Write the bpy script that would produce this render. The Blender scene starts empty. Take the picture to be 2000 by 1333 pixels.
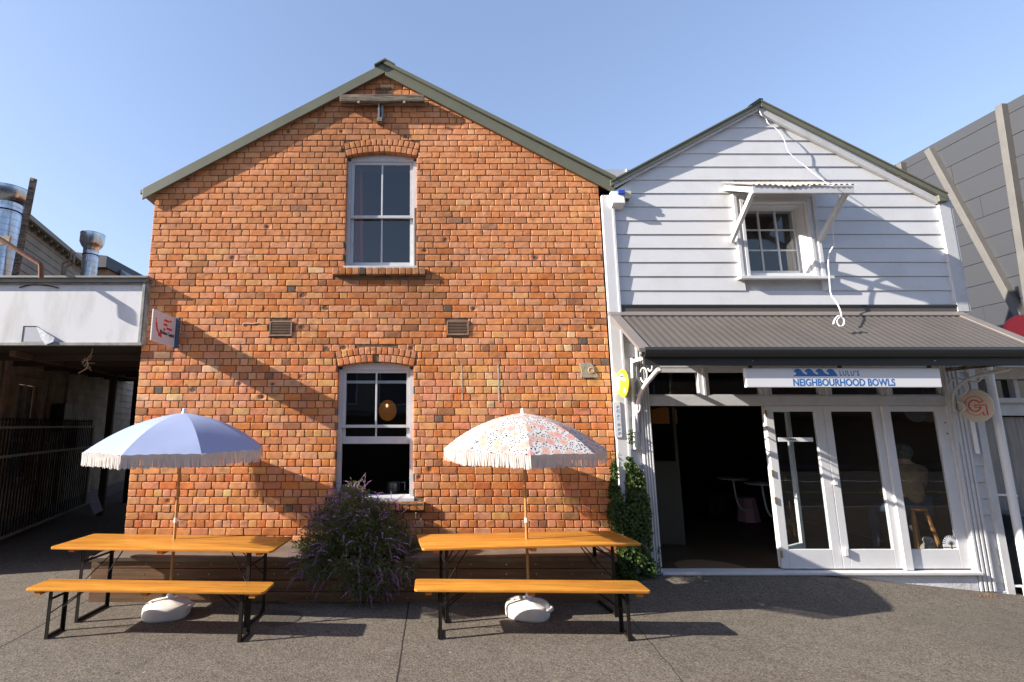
import bpy, bmesh, math, random
import numpy as np
from mathutils import Vector, Matrix
random.seed(7); np.random.seed(7)
R = math.radians
scene = bpy.context.scene
col = scene.collection
# ---------------- camera ----------------
F = 984.0; CX = 820.0; CY = 666.5; H = 2.04; PIT = R(9.46)
cam_d = bpy.data.cameras.new('camera'); cam = bpy.data.objects.new('camera', cam_d); col.objects.link(cam)
cam.location = (0, 0, H); cam.rotation_euler = (R(90) + PIT, 0, 0)
cam_d.sensor_width = 36; cam_d.lens = F / 2000 * 36
cam_d.shift_x = (1000 - CX) / 2000; cam_d.clip_end = 2000
scene.camera = cam
# ---------------- light ----------------
SUN = Vector((4.5, 1.0, -2.27)).normalized()
SELEV = math.asin(-SUN.z)
w = bpy.data.worlds.new('World'); scene.world = w; w.use_nodes = True
nt = w.node_tree; nt.nodes.clear()
sky = nt.nodes.new('ShaderNodeTexSky'); sky.sky_type = 'NISHITA'; sky.sun_disc = False
sky.sun_elevation = SELEV
sky.sun_rotation = math.atan2(-SUN.x, -SUN.y)
sky.air_density = 1.35; sky.dust_density = 1.0; sky.ozone_density = 3.2
bg = nt.nodes.new('ShaderNodeBackground'); bg.inputs[1].default_value = 0.145
wo = nt.nodes.new('ShaderNodeOutputWorld')
gm0 = nt.nodes.new('ShaderNodeGamma'); gm0.inputs[1].default_value = .72
tn0 = nt.nodes.new('ShaderNodeVectorMath'); tn0.operation = 'MULTIPLY'; tn0.inputs[1].default_value = (1.0, .985, 1.14)
nt.links.new(sky.outputs[0], gm0.inputs[0]); nt.links.new(gm0.outputs[0], tn0.inputs[0]); nt.links.new(tn0.outputs[0], bg.inputs[0]); nt.links.new(bg.outputs[0], wo.inputs[0])
sd = bpy.data.lights.new('sun', 'SUN'); sd.energy = 5.0; sd.angle = R(0.5); sd.color = (1.0, 0.93, 0.83)
so = bpy.data.objects.new('sun', sd); col.objects.link(so)
so.rotation_euler = SUN.to_track_quat('-Z', 'Y').to_euler(); so.location = (-8, -4, 9)
vs = scene.view_settings; vs.view_transform = 'Standard'; vs.look = 'None'; vs.gamma = 1; vs.exposure = 1.2

# ---------------- pixel geometry (where things stand on their real planes) ----------------
def ray(px, py):
    u = (px - CX) / F; v = (CY - py) / F
    return Vector((u, math.cos(PIT) - v * math.sin(PIT), math.sin(PIT) + v * math.cos(PIT)))
def P(px, py, Y=7.0):
    d = ray(px, py); t = Y / d.y
    return Vector((d.x * t, Y, H + d.z * t))
def G(px, py, z=0.0):
    d = ray(px, py); t = (z - H) / d.z
    return Vector((d.x * t, d.y * t, z))

# ---------------- helpers ----------------
def tag(o, label=None, cat=None, group=None, kind=None):
    if label: o['label'] = label
    if cat: o['category'] = cat
    if group: o['group'] = group
    if kind: o['kind'] = kind
    return o
def thing(name, label, cat, loc=(0, 0, 0), group=None, rz=0):
    o = bpy.data.objects.new(name, None); col.objects.link(o)
    o.location = loc; o.rotation_euler = (0, 0, rz); o.empty_display_size = .2
    return tag(o, label, cat, group)
def wloc(o):
    v = Vector(o.location)
    while o.parent: o = o.parent; v += Vector(o.location)
    return v
class MB:
    def __init__(s): s.v = []; s.f = []
    def add(s, vs, fs):
        n = len(s.v); s.v += [tuple(p) for p in vs]; s.f += [tuple(n + i for i in f) for f in fs]; return s
    def box(s, a, b):
        x0, y0, z0 = a; x1, y1, z1 = b
        x0, x1 = min(x0, x1), max(x0, x1); y0, y1 = min(y0, y1), max(y0, y1); z0, z1 = min(z0, z1), max(z0, z1)
        return s.add([(x0,y0,z0),(x1,y0,z0),(x1,y1,z0),(x0,y1,z0),(x0,y0,z1),(x1,y0,z1),(x1,y1,z1),(x0,y1,z1)],
              [(0,3,2,1),(4,5,6,7),(0,1,5,4),(1,2,6,5),(2,3,7,6),(3,0,4,7)])
    def prism(s, poly, d, off=(0, 0, 0)):
        """poly: list of 3d points (planar), extruded by vector d"""
        n = len(poly); o = Vector(off); d = Vector(d)
        a = [Vector(p) + o for p in poly]; b = [p + d for p in a]
        return s.add(a + b, [tuple(range(n))[::-1], tuple(range(n, 2*n))] + [(i, (i+1) % n, n + (i+1) % n, n + i) for i in range(n)])
    def bar(s, p, q, w, h=None, up=(0, 0, 1)):
        h = h or w; p = Vector(p); q = Vector(q); d = (q - p).normalized(); up = Vector(up)
        if abs(d.dot(up)) > .98: up = Vector((0, 1, 0))
        r = d.cross(up).normalized() * w / 2; u = r.cross(d).normalized() * h / 2
        return s.add([p-r-u, p+r-u, p+r+u, p-r+u, q-r-u, q+r-u, q+r+u, q-r+u],
              [(0,3,2,1),(4,5,6,7),(0,1,5,4),(1,2,6,5),(2,3,7,6),(3,0,4,7)])
    def tube(s, pts, r, n=8, cap=True):
        pts = [Vector(p) for p in pts]; rs = r if isinstance(r, (list, tuple)) else [r] * len(pts)
        vs = []; prev = None
        for i, p in enumerate(pts):
            d = (pts[min(i+1, len(pts)-1)] - pts[max(i-1, 0)]).normalized()
            a = prev if prev is not None else (Vector((0,0,1)) if abs(d.z) < .9 else Vector((1,0,0)))
            a = (a - d * a.dot(d)).normalized(); b = d.cross(a); prev = a
            vs += [p + (a * math.cos(t) + b * math.sin(t)) * rs[i] for t in [2*math.pi*k/n for k in range(n)]]
        m = len(pts); fs = [(i*n+k, i*n+(k+1) % n, (i+1)*n+(k+1) % n, (i+1)*n+k) for i in range(m-1) for k in range(n)]
        if cap: fs += [tuple(range(n))[::-1], tuple(range((m-1)*n, m*n))]
        return s.add(vs, fs)
    def lathe(s, prof, c, n=32, axis='z'):
        vs = []
        for (r, z) in prof:
            for k in range(n):
                t = 2*math.pi*k/n; p = (r*math.cos(t), r*math.sin(t), z)
                if axis == 'x': p = (z, r*math.cos(t), r*math.sin(t))
                if axis == 'y': p = (r*math.sin(t), z, r*math.cos(t))
                vs.append((c[0]+p[0], c[1]+p[1], c[2]+p[2]))
        m = len(prof); fs = [(i*n+k, i*n+(k+1) % n, (i+1)*n+(k+1) % n, (i+1)*n+k) for i in range(m-1) for k in range(n)]
        fs += [tuple(range(n))[::-1], tuple(range((m-1)*n, m*n))]
        return s.add(vs, fs)
    def build(s, name, m, parent=None, smooth=None, bev=0, label=None):
        me = bpy.data.meshes.new(name)
        off = wloc(parent) if parent else Vector((0, 0, 0))
        me.from_pydata([Vector(p) - off for p in s.v], [], s.f)
        bm = bmesh.new(); bm.from_mesh(me); bmesh.ops.recalc_face_normals(bm, faces=bm.faces)
        if bev:
            es = [e for e in bm.edges if len(e.link_faces) == 2 and e.calc_face_angle(0) > .5]
            bmesh.ops.bevel(bm, geom=es, offset=bev, segments=2, affect='EDGES', profile=.6, clamp_overlap=True)
        bm.to_mesh(me); bm.free()
        if smooth is not None:
            for p in me.polygons: p.use_smooth = True
            me.set_sharp_from_angle(angle=R(smooth))
        if m: me.materials.append(m)
        o = bpy.data.objects.new(name, me); col.objects.link(o)
        if parent: o.parent = parent
        if label: o['label'] = label
        return o
def struct(o): o['kind'] = 'structure'; return o
def text(body, size, M, m, parent, name='lettering', extrude=.002, offset=0, sx=1, spacing=1, width=None):
    cu = bpy.data.curves.new('t', 'FONT'); cu.body = body; cu.size = size; cu.extrude = extrude; cu.offset = offset
    cu.align_x = 'CENTER'; cu.align_y = 'CENTER'; cu.space_character = spacing; cu.resolution_u = 4
    ob = bpy.data.objects.new('t', cu); col.objects.link(ob)
    dg = bpy.context.evaluated_depsgraph_get(); me = bpy.data.meshes.new_from_object(ob.evaluated_get(dg))
    bpy.data.objects.remove(ob)
    if width:
        xs = [v.co.x for v in me.vertices]; sx = width / (max(xs) - min(xs))
    off = wloc(parent)
    for v in me.vertices:
        v.co = (M @ Vector((v.co.x * sx, v.co.y, v.co.z))) - off
    me.materials.clear(); me.materials.append(m)
    o = bpy.data.objects.new(name, me); col.objects.link(o); o.parent = parent
    return o
def frameM(o, x, y):
    x = Vector(x).normalized(); y = Vector(y).normalized(); z = x.cross(y)
    return Matrix(((x.x, y.x, z.x, o[0]), (x.y, y.y, z.y, o[1]), (x.z, y.z, z.z, o[2]), (0, 0, 0, 1)))

# ---------------- materials ----------------
def nn(nt, t, **k):
    n = nt.nodes.new(t)
    for a, b in k.items(): setattr(n, a, b)
    return n
def mat(name, c, rough=.6, c2=None, scale=6, bump=0, bscale=60, spec=.5, metal=0, detail=6, stretch=None, thr=(.35, .65), trans=0, rvar=0):
    m = bpy.data.materials.new(name); m.use_nodes = True; nt = m.node_tree; b = nt.nodes['Principled BSDF']
    b.inputs['Base Color'].default_value = (*c, 1); b.inputs['Roughness'].default_value = rough
    b.inputs['Metallic'].default_value = metal; b.inputs['Specular IOR Level'].default_value = spec
    L = nt.links.new
    geo = nn(nt, 'ShaderNodeNewGeometry'); mp = nn(nt, 'ShaderNodeMapping'); L(geo.outputs['Position'], mp.inputs[0])
    if stretch: mp.inputs['Scale'].default_value = stretch
    if c2:
        no = nn(nt, 'ShaderNodeTexNoise'); no.inputs['Scale'].default_value = scale; no.inputs['Detail'].default_value = detail
        no.inputs['Roughness'].default_value = .65
        L(mp.outputs[0], no.inputs[0])
        cr = nn(nt, 'ShaderNodeMapRange'); cr.inputs[1].default_value = thr[0]; cr.inputs[2].default_value = thr[1]; L(no.outputs[0], cr.inputs[0])
        mx = nn(nt, 'ShaderNodeMix', data_type='RGBA'); L(cr.outputs[0], mx.inputs[0])
        mx.inputs[6].default_value = (*c, 1); mx.inputs[7].default_value = (*c2, 1); L(mx.outputs[2], b.inputs['Base Color'])
        if rvar:
            mr = nn(nt, 'ShaderNodeMapRange'); mr.inputs[3].default_value = rough - rvar; mr.inputs[4].default_value = rough + rvar
            L(cr.outputs[0], mr.inputs[0]); L(mr.outputs[0], b.inputs['Roughness'])
    if bump:
        n2 = nn(nt, 'ShaderNodeTexNoise'); n2.inputs['Scale'].default_value = bscale; n2.inputs['Detail'].default_value = 5; L(mp.outputs[0], n2.inputs[0])
        bp = nn(nt, 'ShaderNodeBump'); bp.inputs['Strength'].default_value = bump; bp.inputs['Distance'].default_value = .01
        L(n2.outputs[0], bp.inputs['Height']); L(bp.outputs[0], b.inputs['Normal'])
    return m
def add_transl(m, c, f):
    nt = m.node_tree; b = nt.nodes['Principled BSDF']; out = [n for n in nt.nodes if n.type == 'OUTPUT_MATERIAL'][0]
    t = nn(nt, 'ShaderNodeBsdfTranslucent'); t.inputs[0].default_value = (*c, 1)
    src = b.inputs['Base Color'].links
    if src: nt.links.new(src[0].from_socket, t.inputs[0])
    mx = nn(nt, 'ShaderNodeMixShader'); mx.inputs[0].default_value = f
    nt.links.new(b.outputs[0], mx.inputs[1]); nt.links.new(t.outputs[0], mx.inputs[2]); nt.links.new(mx.outputs[0], out.inputs[0])
    return m
def glass(name, tint=(.9, .95, .93), f0=.055, warp=.0):
    m = bpy.data.materials.new(name); m.use_nodes = True; nt = m.node_tree; nt.nodes.clear(); L = nt.links.new
    out = nn(nt, 'ShaderNodeOutputMaterial'); tr = nn(nt, 'ShaderNodeBsdfTransparent'); tr.inputs[0].default_value = (*tint, 1)
    gl = nn(nt, 'ShaderNodeBsdfGlossy'); gl.inputs['Roughness'].default_value = .01
    lw = nn(nt, 'ShaderNodeLayerWeight'); lw.inputs[0].default_value = .5
    pw = nn(nt, 'ShaderNodeMath', operation='POWER'); pw.inputs[1].default_value = 5; L(lw.outputs['Facing'], pw.inputs[0])
    ma = nn(nt, 'ShaderNodeMath', operation='MULTIPLY_ADD'); ma.inputs[1].default_value = 1 - f0; ma.inputs[2].default_value = f0; L(pw.outputs[0], ma.inputs[0])
    mx = nn(nt, 'ShaderNodeMixShader'); L(ma.outputs[0], mx.inputs[0]); L(tr.outputs[0], mx.inputs[1]); L(gl.outputs[0], mx.inputs[2]); L(mx.outputs[0], out.inputs[0])
    if warp:
        no = nn(nt, 'ShaderNodeTexNoise'); no.inputs['Scale'].default_value = 1.5; g = nn(nt, 'ShaderNodeNewGeometry'); L(g.outputs['Position'], no.inputs[0])
        bp = nn(nt, 'ShaderNodeBump'); bp.inputs['Strength'].default_value = warp; bp.inputs['Distance'].default_value = .02
        L(no.outputs[0], bp.inputs['Height']); L(bp.outputs[0], gl.inputs['Normal'])
    return m
M = {}
M['white'] = mat('white_paint', (.67, .67, .68), .5, c2=(.60, .59, .58), scale=2.5, bump=.06, bscale=25, thr=(.45, .8))
M['white_old'] = mat('old_white_paint', (.57, .57, .575), .6, c2=(.46, .445, .41), scale=3.5, bump=.15, bscale=30, thr=(.5, .8))
M['white_frame'] = mat('window_paint', (.56, .57, .60), .45, c2=(.50, .50, .51), scale=8, bump=.08, bscale=40)
M['olive'] = mat('olive_flashing', (.155, .155, .105), .5, c2=(.13, .13, .09), scale=2, bump=.03, bscale=20)
M['grey_roof'] = mat('grey_brown_roofing', (.105, .090, .078), .6, c2=(.082, .071, .062), scale=2.0, bump=.03, bscale=30, thr=(.4, .75))
M['dark_gutter'] = mat('dark_gutter_paint', (.030, .032, .030), .45)
M['old_wood'] = mat('weathered_timber', (.27, .22, .165), .9, c2=(.06, .048, .036), scale=7, bump=1, bscale=30, stretch=(.35, 2, 5), thr=(.38, .6))
M['wood_plank'] = mat('stained_planks', (.20, .105, .048), .6, c2=(.09, .045, .02), scale=5, bump=.3, bscale=30, stretch=(.35, 3, 5), thr=(.3, .7))
M['cap'] = mat('planter_cap', (.17, .13, .10), .55, c2=(.12, .095, .08), scale=4, bump=.1, bscale=20)
M['black_metal'] = mat('black_steel', (.010, .009, .008), .5, c2=(.016, .012, .009), scale=14, spec=.25)
M['galv'] = mat('galvanised_duct', (.62, .66, .72), .28, c2=(.45, .48, .52), scale=10, metal=1, stretch=(1, 1, .3), rvar=.06)
M['pvc'] = mat('white_plastic', (.78, .78, .78), .35)
M['base_plastic'] = mat('base_plastic', (.74, .71, .68), .42, c2=(.66, .63, .58), scale=6, bump=.05, bscale=40)
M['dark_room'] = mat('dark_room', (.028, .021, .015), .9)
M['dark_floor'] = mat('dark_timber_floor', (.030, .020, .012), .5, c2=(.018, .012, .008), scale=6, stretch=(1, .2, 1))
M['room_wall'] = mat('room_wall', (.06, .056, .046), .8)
M['glass'] = glass('window_glass', f0=.07, warp=.05)
M['glass_dark'] = glass('old_window_glass', tint=(.75, .82, .85), f0=.105, warp=.08)
M['blue'] = mat('blue_lettering', (.035, .16, .45), .5)
M['red'] = mat('red_lettering', (.62, .02, .012), .5)
M['black'] = mat('black_lettering', (.02, .02, .02), .6)
M['sign_white'] = mat('sign_panel', (.74, .74, .76), .35)
M['iron'] = mat('rusty_iron', (.20, .075, .03), .8, c2=(.10, .05, .03), scale=12, bump=.3)
M['louvre'] = mat('brown_louvre', (.33, .21, .145), .6, c2=(.24, .15, .10), scale=12)
M['asphalt_road'] = mat('road_asphalt', (.06, .058, .056), .9, c2=(.045, .044, .043), scale=3, bump=.6, bscale=150)
M['navy'] = mat('navy_cladding', (.022, .028, .042), .5)
# ---------------- ground ----------------
def sm(t): t = np.clip(t, 0, 1); return t * t * (3 - 2 * t)
def gz(x, y):
    x = np.asarray(x, float); y = np.asarray(y, float)
    z = .125 * sm((y - 6.15) / .85) * sm((x - 2.0) / .9) * (1 - sm((y - 9) / 1))
    z = z - np.clip(x - 5.2, 0, 8) * .098 * sm((y - 2) / 5)
    z = z + .008 * np.sin(x * 1.3 + 1) * np.sin(y * 1.1) * sm((y - 1) / 2) * (1 - sm((x - 2) / 1))
    return z
def hgrid(xs, ys, name, m):
    X, Y = np.meshgrid(xs, ys); Z = gz(X, Y)
    v = np.stack([X.ravel(), Y.ravel(), Z.ravel()], 1); nx = len(xs); ny = len(ys)
    f = [(j*nx+i, j*nx+i+1, (j+1)*nx+i+1, (j+1)*nx+i) for j in range(ny-1) for i in range(nx-1)]
    me = bpy.data.meshes.new(name); me.from_pydata(v.tolist(), [], f)
    for p in me.polygons: p.use_smooth = True
    me.materials.append(m); o = bpy.data.objects.new(name, me); col.objects.link(o); return struct(o)
def ground_mat():
    m = bpy.data.materials.new('pavement_asphalt'); m.use_nodes = True; nt = m.node_tree; b = nt.nodes['Principled BSDF']; L = nt.links.new
    b.inputs['Roughness'].default_value = .88; b.inputs['Specular IOR Level'].default_value = .3
    g = nn(nt, 'ShaderNodeNewGeometry')
    def noise(s, d=4, r=.6):
        n = nn(nt, 'ShaderNodeTexNoise'); n.inputs['Scale'].default_value = s; n.inputs['Detail'].default_value = d; n.inputs['Roughness'].default_value = r
        L(g.outputs['Position'], n.inputs[0]); return n
    def rng(src, a, b_, c=0., d=1.):
        n = nn(nt, 'ShaderNodeMapRange'); L(src, n.inputs[0])
        for i, k in enumerate((a, b_, c, d)): n.inputs[i+1].default_value = k
        return n.outputs[0]
    def mix(f, a, b_):
        n = nn(nt, 'ShaderNodeMix', data_type='RGBA')
        for s, i in ((f, 0), (a, 6), (b_, 7)):
            if isinstance(s, (int, float)): n.inputs[i].default_value = s
            elif isinstance(s, tuple): n.inputs[i].default_value = (*s, 1)
            else: L(s, n.inputs[i])
        return n.outputs[2]
    big = rng(noise(.9, 5).outputs[0], .35, .65)
    c = mix(big, (.128, .108, .086), (.162, .138, .110))
    mid = rng(noise(5, 6, .7).outputs[0], .4, .7); c = mix(mid, c, (.104, .087, .069))
    # lichen tint by the right-hand wall
    sx = nn(nt, 'ShaderNodeSeparateXYZ'); L(g.outputs['Position'], sx.inputs[0])
    st = rng(noise(.45, 6, .75).outputs[0], .52, .72); c = mix(st, c, (.070, .060, .050))
    st2 = rng(noise(2.3, 8, .8).outputs[0], .60, .70, 0, .5); c = mix(st2, c, (.17, .15, .125))
    # aggregate speckle
    vo = nn(nt, 'ShaderNodeTexVoronoi'); vo.inputs['Scale'].default_value = 95; L(g.outputs['Position'], vo.inputs[0])
    sp = nn(nt, 'ShaderNodeSeparateColor'); L(vo.outputs['Color'], sp.inputs[0])
    c = mix(rng(sp.outputs[0], .55, .95, 0, .7), c, (.24, .205, .160))
    c = mix(rng(sp.outputs[1], .62, .85, 0, .7), c, (.035, .028, .023))
    sp2 = nn(nt, 'ShaderNodeTexVoronoi'); sp2.inputs['Scale'].default_value = 3.1; L(g.outputs['Position'], sp2.inputs[0]); c = mix(rng(sp2.outputs['Distance'], .03, .045, .8, 0), c, (.30, .28, .25))
    sp3 = nn(nt, 'ShaderNodeTexVoronoi'); sp3.inputs['Scale'].default_value = 1.7; L(g.outputs['Position'], sp3.inputs[0]); c = mix(rng(sp3.outputs['Distance'], .03, .05, .8, 0), c, (.035, .03, .026))
    # joints
    def line(p, q, wd, wob=.012):
        d = (q - p); n = Vector((-d.y, d.x, 0)).normalized(); k = -(n.x * p.x + n.y * p.y)
        dp = nn(nt, 'ShaderNodeVectorMath', operation='DOT_PRODUCT'); L(g.outputs['Position'], dp.inputs[0]); dp.inputs[1].default_value = n
        ad = nn(nt, 'ShaderNodeMath', operation='ADD'); L(dp.outputs['Value'], ad.inputs[0]); ad.inputs[1].default_value = k
        wn = noise(3, 6, .7); ms = nn(nt, 'ShaderNodeMath', operation='MULTIPLY_ADD'); L(wn.outputs[0], ms.inputs[0]); ms.inputs[1].default_value = wob * 2; ms.inputs[2].default_value = -wob
        a2 = nn(nt, 'ShaderNodeMath', operation='ADD'); L(ad.outputs[0], a2.inputs[0]); L(ms.outputs[0], a2.inputs[1])
        ab = nn(nt, 'ShaderNodeMath', operation='ABSOLUTE'); L(a2.outputs[0], ab.inputs[0])
        return rng(ab.outputs[0], wd, wd * 2.2, 1, 0)
    jo = [line(G(795, 1200), G(775, 1333), .005, .01), line(G(40, 1243), G(170, 1174), .005, .006), line(G(1219, 1194), G(1300, 1292), .003, .05)]
    tot = None
    for j in jo:
        c = mix(j, c, (.022, .018, .014))
    L(c, b.inputs['Base Color'])
    bp = nn(nt, 'ShaderNodeBump'); bp.inputs['Strength'].default_value = .55; bp.inputs['Distance'].default_value = .006
    h = nn(nt, 'ShaderNodeMath', operation='ADD'); L(noise(120, 4, .7).outputs[0], h.inputs[0]); L(sp.outputs[0], h.inputs[1])
    L(h.outputs[0], bp.inputs['Height']); L(bp.outputs[0], b.inputs['Normal'])
    return m
M['ground'] = ground_mat()
xs = np.concatenate([np.linspace(-300, -14, 12), np.arange(-13, 14, .15), np.linspace(15, 300, 12)])
ys = np.concatenate([np.arange(.8, 10, .12), np.linspace(10.5, 30, 20), np.linspace(40, 400, 8)])
hgrid(xs, ys, 'pavement', M['ground'])
struct(MB().box((-300, .62, -.3), (300, .797, 0.0)).build('kerb', mat('kerb_concrete', (.25, .24, .22), .9), bev=.01))
struct(MB().add([(-300,-300,-.12),(300,-300,-.12),(300,.7,-.12),(-300,.7,-.12)], [(0,1,2,3)]).build('road', M['asphalt_road']))
rm = MB()
for x in range(-30, 30, 3): rm.box((x, -3.0, -.12), (x + 3.0, -2.9, -.115))
struct(rm.build('road_marking', mat('yellow_road_paint', (.55, .40, .06), .8)))
rm = MB(); rm.box((-60, -6.4, -.12), (60, -6.28, -.115)); struct(rm.build('road_marking', mat('white_road_paint', (.7, .7, .68), .8)))

# ---------------- noise (numpy) ----------------
def h3(ix, iy, iz):
    n = (ix * 374761393 + iy * 668265263 + iz * 2147483647 + 1274126177) & 0xffffffff
    n = ((n ^ (n >> 13)) * 1274126177) & 0xffffffff
    return ((n ^ (n >> 16)) & 0xffff) / 65535.0
def vnoise(x, y, z=0.0):
    x = np.asarray(x, float); y = np.asarray(y, float); z = np.zeros_like(x) + z
    ix, iy, iz = [np.floor(a).astype(np.int64) for a in (x, y, z)]
    fx, fy, fz = [a - np.floor(a) for a in (x, y, z)]; fx, fy, fz = [a*a*(3-2*a) for a in (fx, fy, fz)]
    r = 0
    for i in (0, 1):
        for j in (0, 1):
            for k in (0, 1):
                r = r + h3(ix+i, iy+j, iz+k) * (fx if i else 1-fx) * (fy if j else 1-fy) * (fz if k else 1-fz)
    return r * 2 - 1
# ---------------- BRICK BUILDING ----------------
BB = thing('brick_building', 'two-storey orange brick building with olive trimmed gable and two sash windows', 'building', (-.6, 7.0, 0))
XL, XR = -3.92, 2.655
W1 = dict(x0=-1.09, x1=-.045, z0=4.27, zs=6.02, rise=.07)
W2 = dict(x0=-1.14, x1=-.085, z0=1.04, zs=2.85, rise=.06)
for W in (W1, W2):
    w_ = W['x1'] - W['x0']; r_ = W['rise']; W['R'] = (w_*w_/4 + r_*r_) / (2*r_); W['cx'] = (W['x0']+W['x1'])/2; W['cz'] = W['zs'] + r_ - W['R']; W['T'] = .215
    W['half'] = math.asin(w_/2/W['R'])
apex = P(752, 122, 6.925); eL = P(279, 368, 6.925); eR = P(1199, 350, 6.925)
def gable_top(x):   # underside of the barge line on the wall
    return np.where(x < apex.x, apex.z + (x - apex.x) * (apex.z - eL.z) / (apex.x - eL.x), apex.z + (x - apex.x) * (eR.z - apex.z) / (eR.x - apex.x)) - .12
pal = np.array([(.60,.235,.095),(.56,.23,.115),(.59,.27,.15),(.62,.30,.13),(.50,.165,.06),(.55,.19,.065),(.40,.17,.075),(.30,.13,.07),(.13,.095,.08),(.66,.42,.24)])
palw = np.array([.24,.22,.22,.10,.06,.07,.045,.025,.008,.012]); palw /= palw.sum()
PATCH = (P(903, 712).x, P(972, 712).x, P(930, 782).z, P(930, 712).z)
bricks = []   # (x0,x1,z0,z1,ang,cx,cz)
def blocked(z0, z1):
    zc = (z0+z1)/2; out = []
    for W in (W1, W2):
        if z1 > W['z0'] and z0 < W['zs'] + .02: out.append((W['x0'], W['x1']))
        dz = zc - W['cz']; RT = W['R'] + W['T']
        if zc > W['zs'] and dz < RT:
            hx = math.sqrt(RT*RT - dz*dz); lim = math.sin(W['half']) * dz / math.cos(W['half'])
            hx = min(hx, max(lim, W['x1'] - W['cx']) + .02); out.append((W['cx']-hx, W['cx']+hx))
    # brick sills
    if z1 > 4.17 and z0 < 4.262: out.append((-1.25, .08))
    if z1 > .94 and z0 < 1.03: out.append((-1.27, .06))
    for (a, b, c, d) in ((526, 571, 628, 657), (873, 915, 627, 655)):
        q0 = P(a, d); q1 = P(b, c)
        if z1 > q0.z + .02 and z0 < q1.z - .02: out.append((q0.x, q1.x))
    return out
z = .30; k = 0
while z < 7.6:
    low = z < 3.12; ch = .0985 if low else .0945
    hdr = (k % 2 == 0)
    if low: seq = [.1172] if hdr else [.2345]
    else: seq = [.2345, .2345, .1172] if True else None
    x = XL - (0 if hdr else .0) + (.0 if low else -((k * .147 + random.random()*.03) % .586)); j = 0
    if low and not hdr: x -= .058
    bl = blocked(z, z + ch)
    while x < XR:
        wd = seq[j % len(seq)] * random.uniform(.97, 1.03); j += 1
        a, b = x, x + wd; x += wd
        a, b = max(a, XL), min(b, XR)
        segs = [(a, b)]
        for (p, q) in bl:
            ns = []
            for (s, e) in segs:
                if e <= p or s >= q: ns.append((s, e))
                else:
                    if s < p: ns.append((s, p))
                    if e > q: ns.append((q, e))
            segs = ns
        for (s, e) in segs:
            if e - s < .03: continue
            jt = random.uniform(.0044, .0062)
            zt = min(float(gable_top(np.array((s+e)/2))), 99)
            if z + .03 > max(float(gable_top(np.array(s))), float(gable_top(np.array(e)))): continue
            bricks.append((s + (0 if s in (p_[1] for p_ in bl) else jt), e - (0 if e in (p_[0] for p_ in bl) else jt), z + jt*.9, z + ch - jt*.9, 0, 0, 0, 0))
    z += ch; k += 1
for W in (W1, W2):
    for row in (0, 1):
        n = 13 + row
        for i in range(n):
            t0 = -W['half'] + 2*W['half']*i/n; t1 = -W['half'] + 2*W['half']*(i+1)/n; tc = (t0+t1)/2
            r0 = W['R'] + row*.1075; r1 = r0 + .1; hw = (W['R'] * (t1-t0))/2 * 1.03 - .005
            bricks.append((-hw, hw, r0 + .002, r1, tc, W['cx'], W['cz'], .004))
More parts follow.
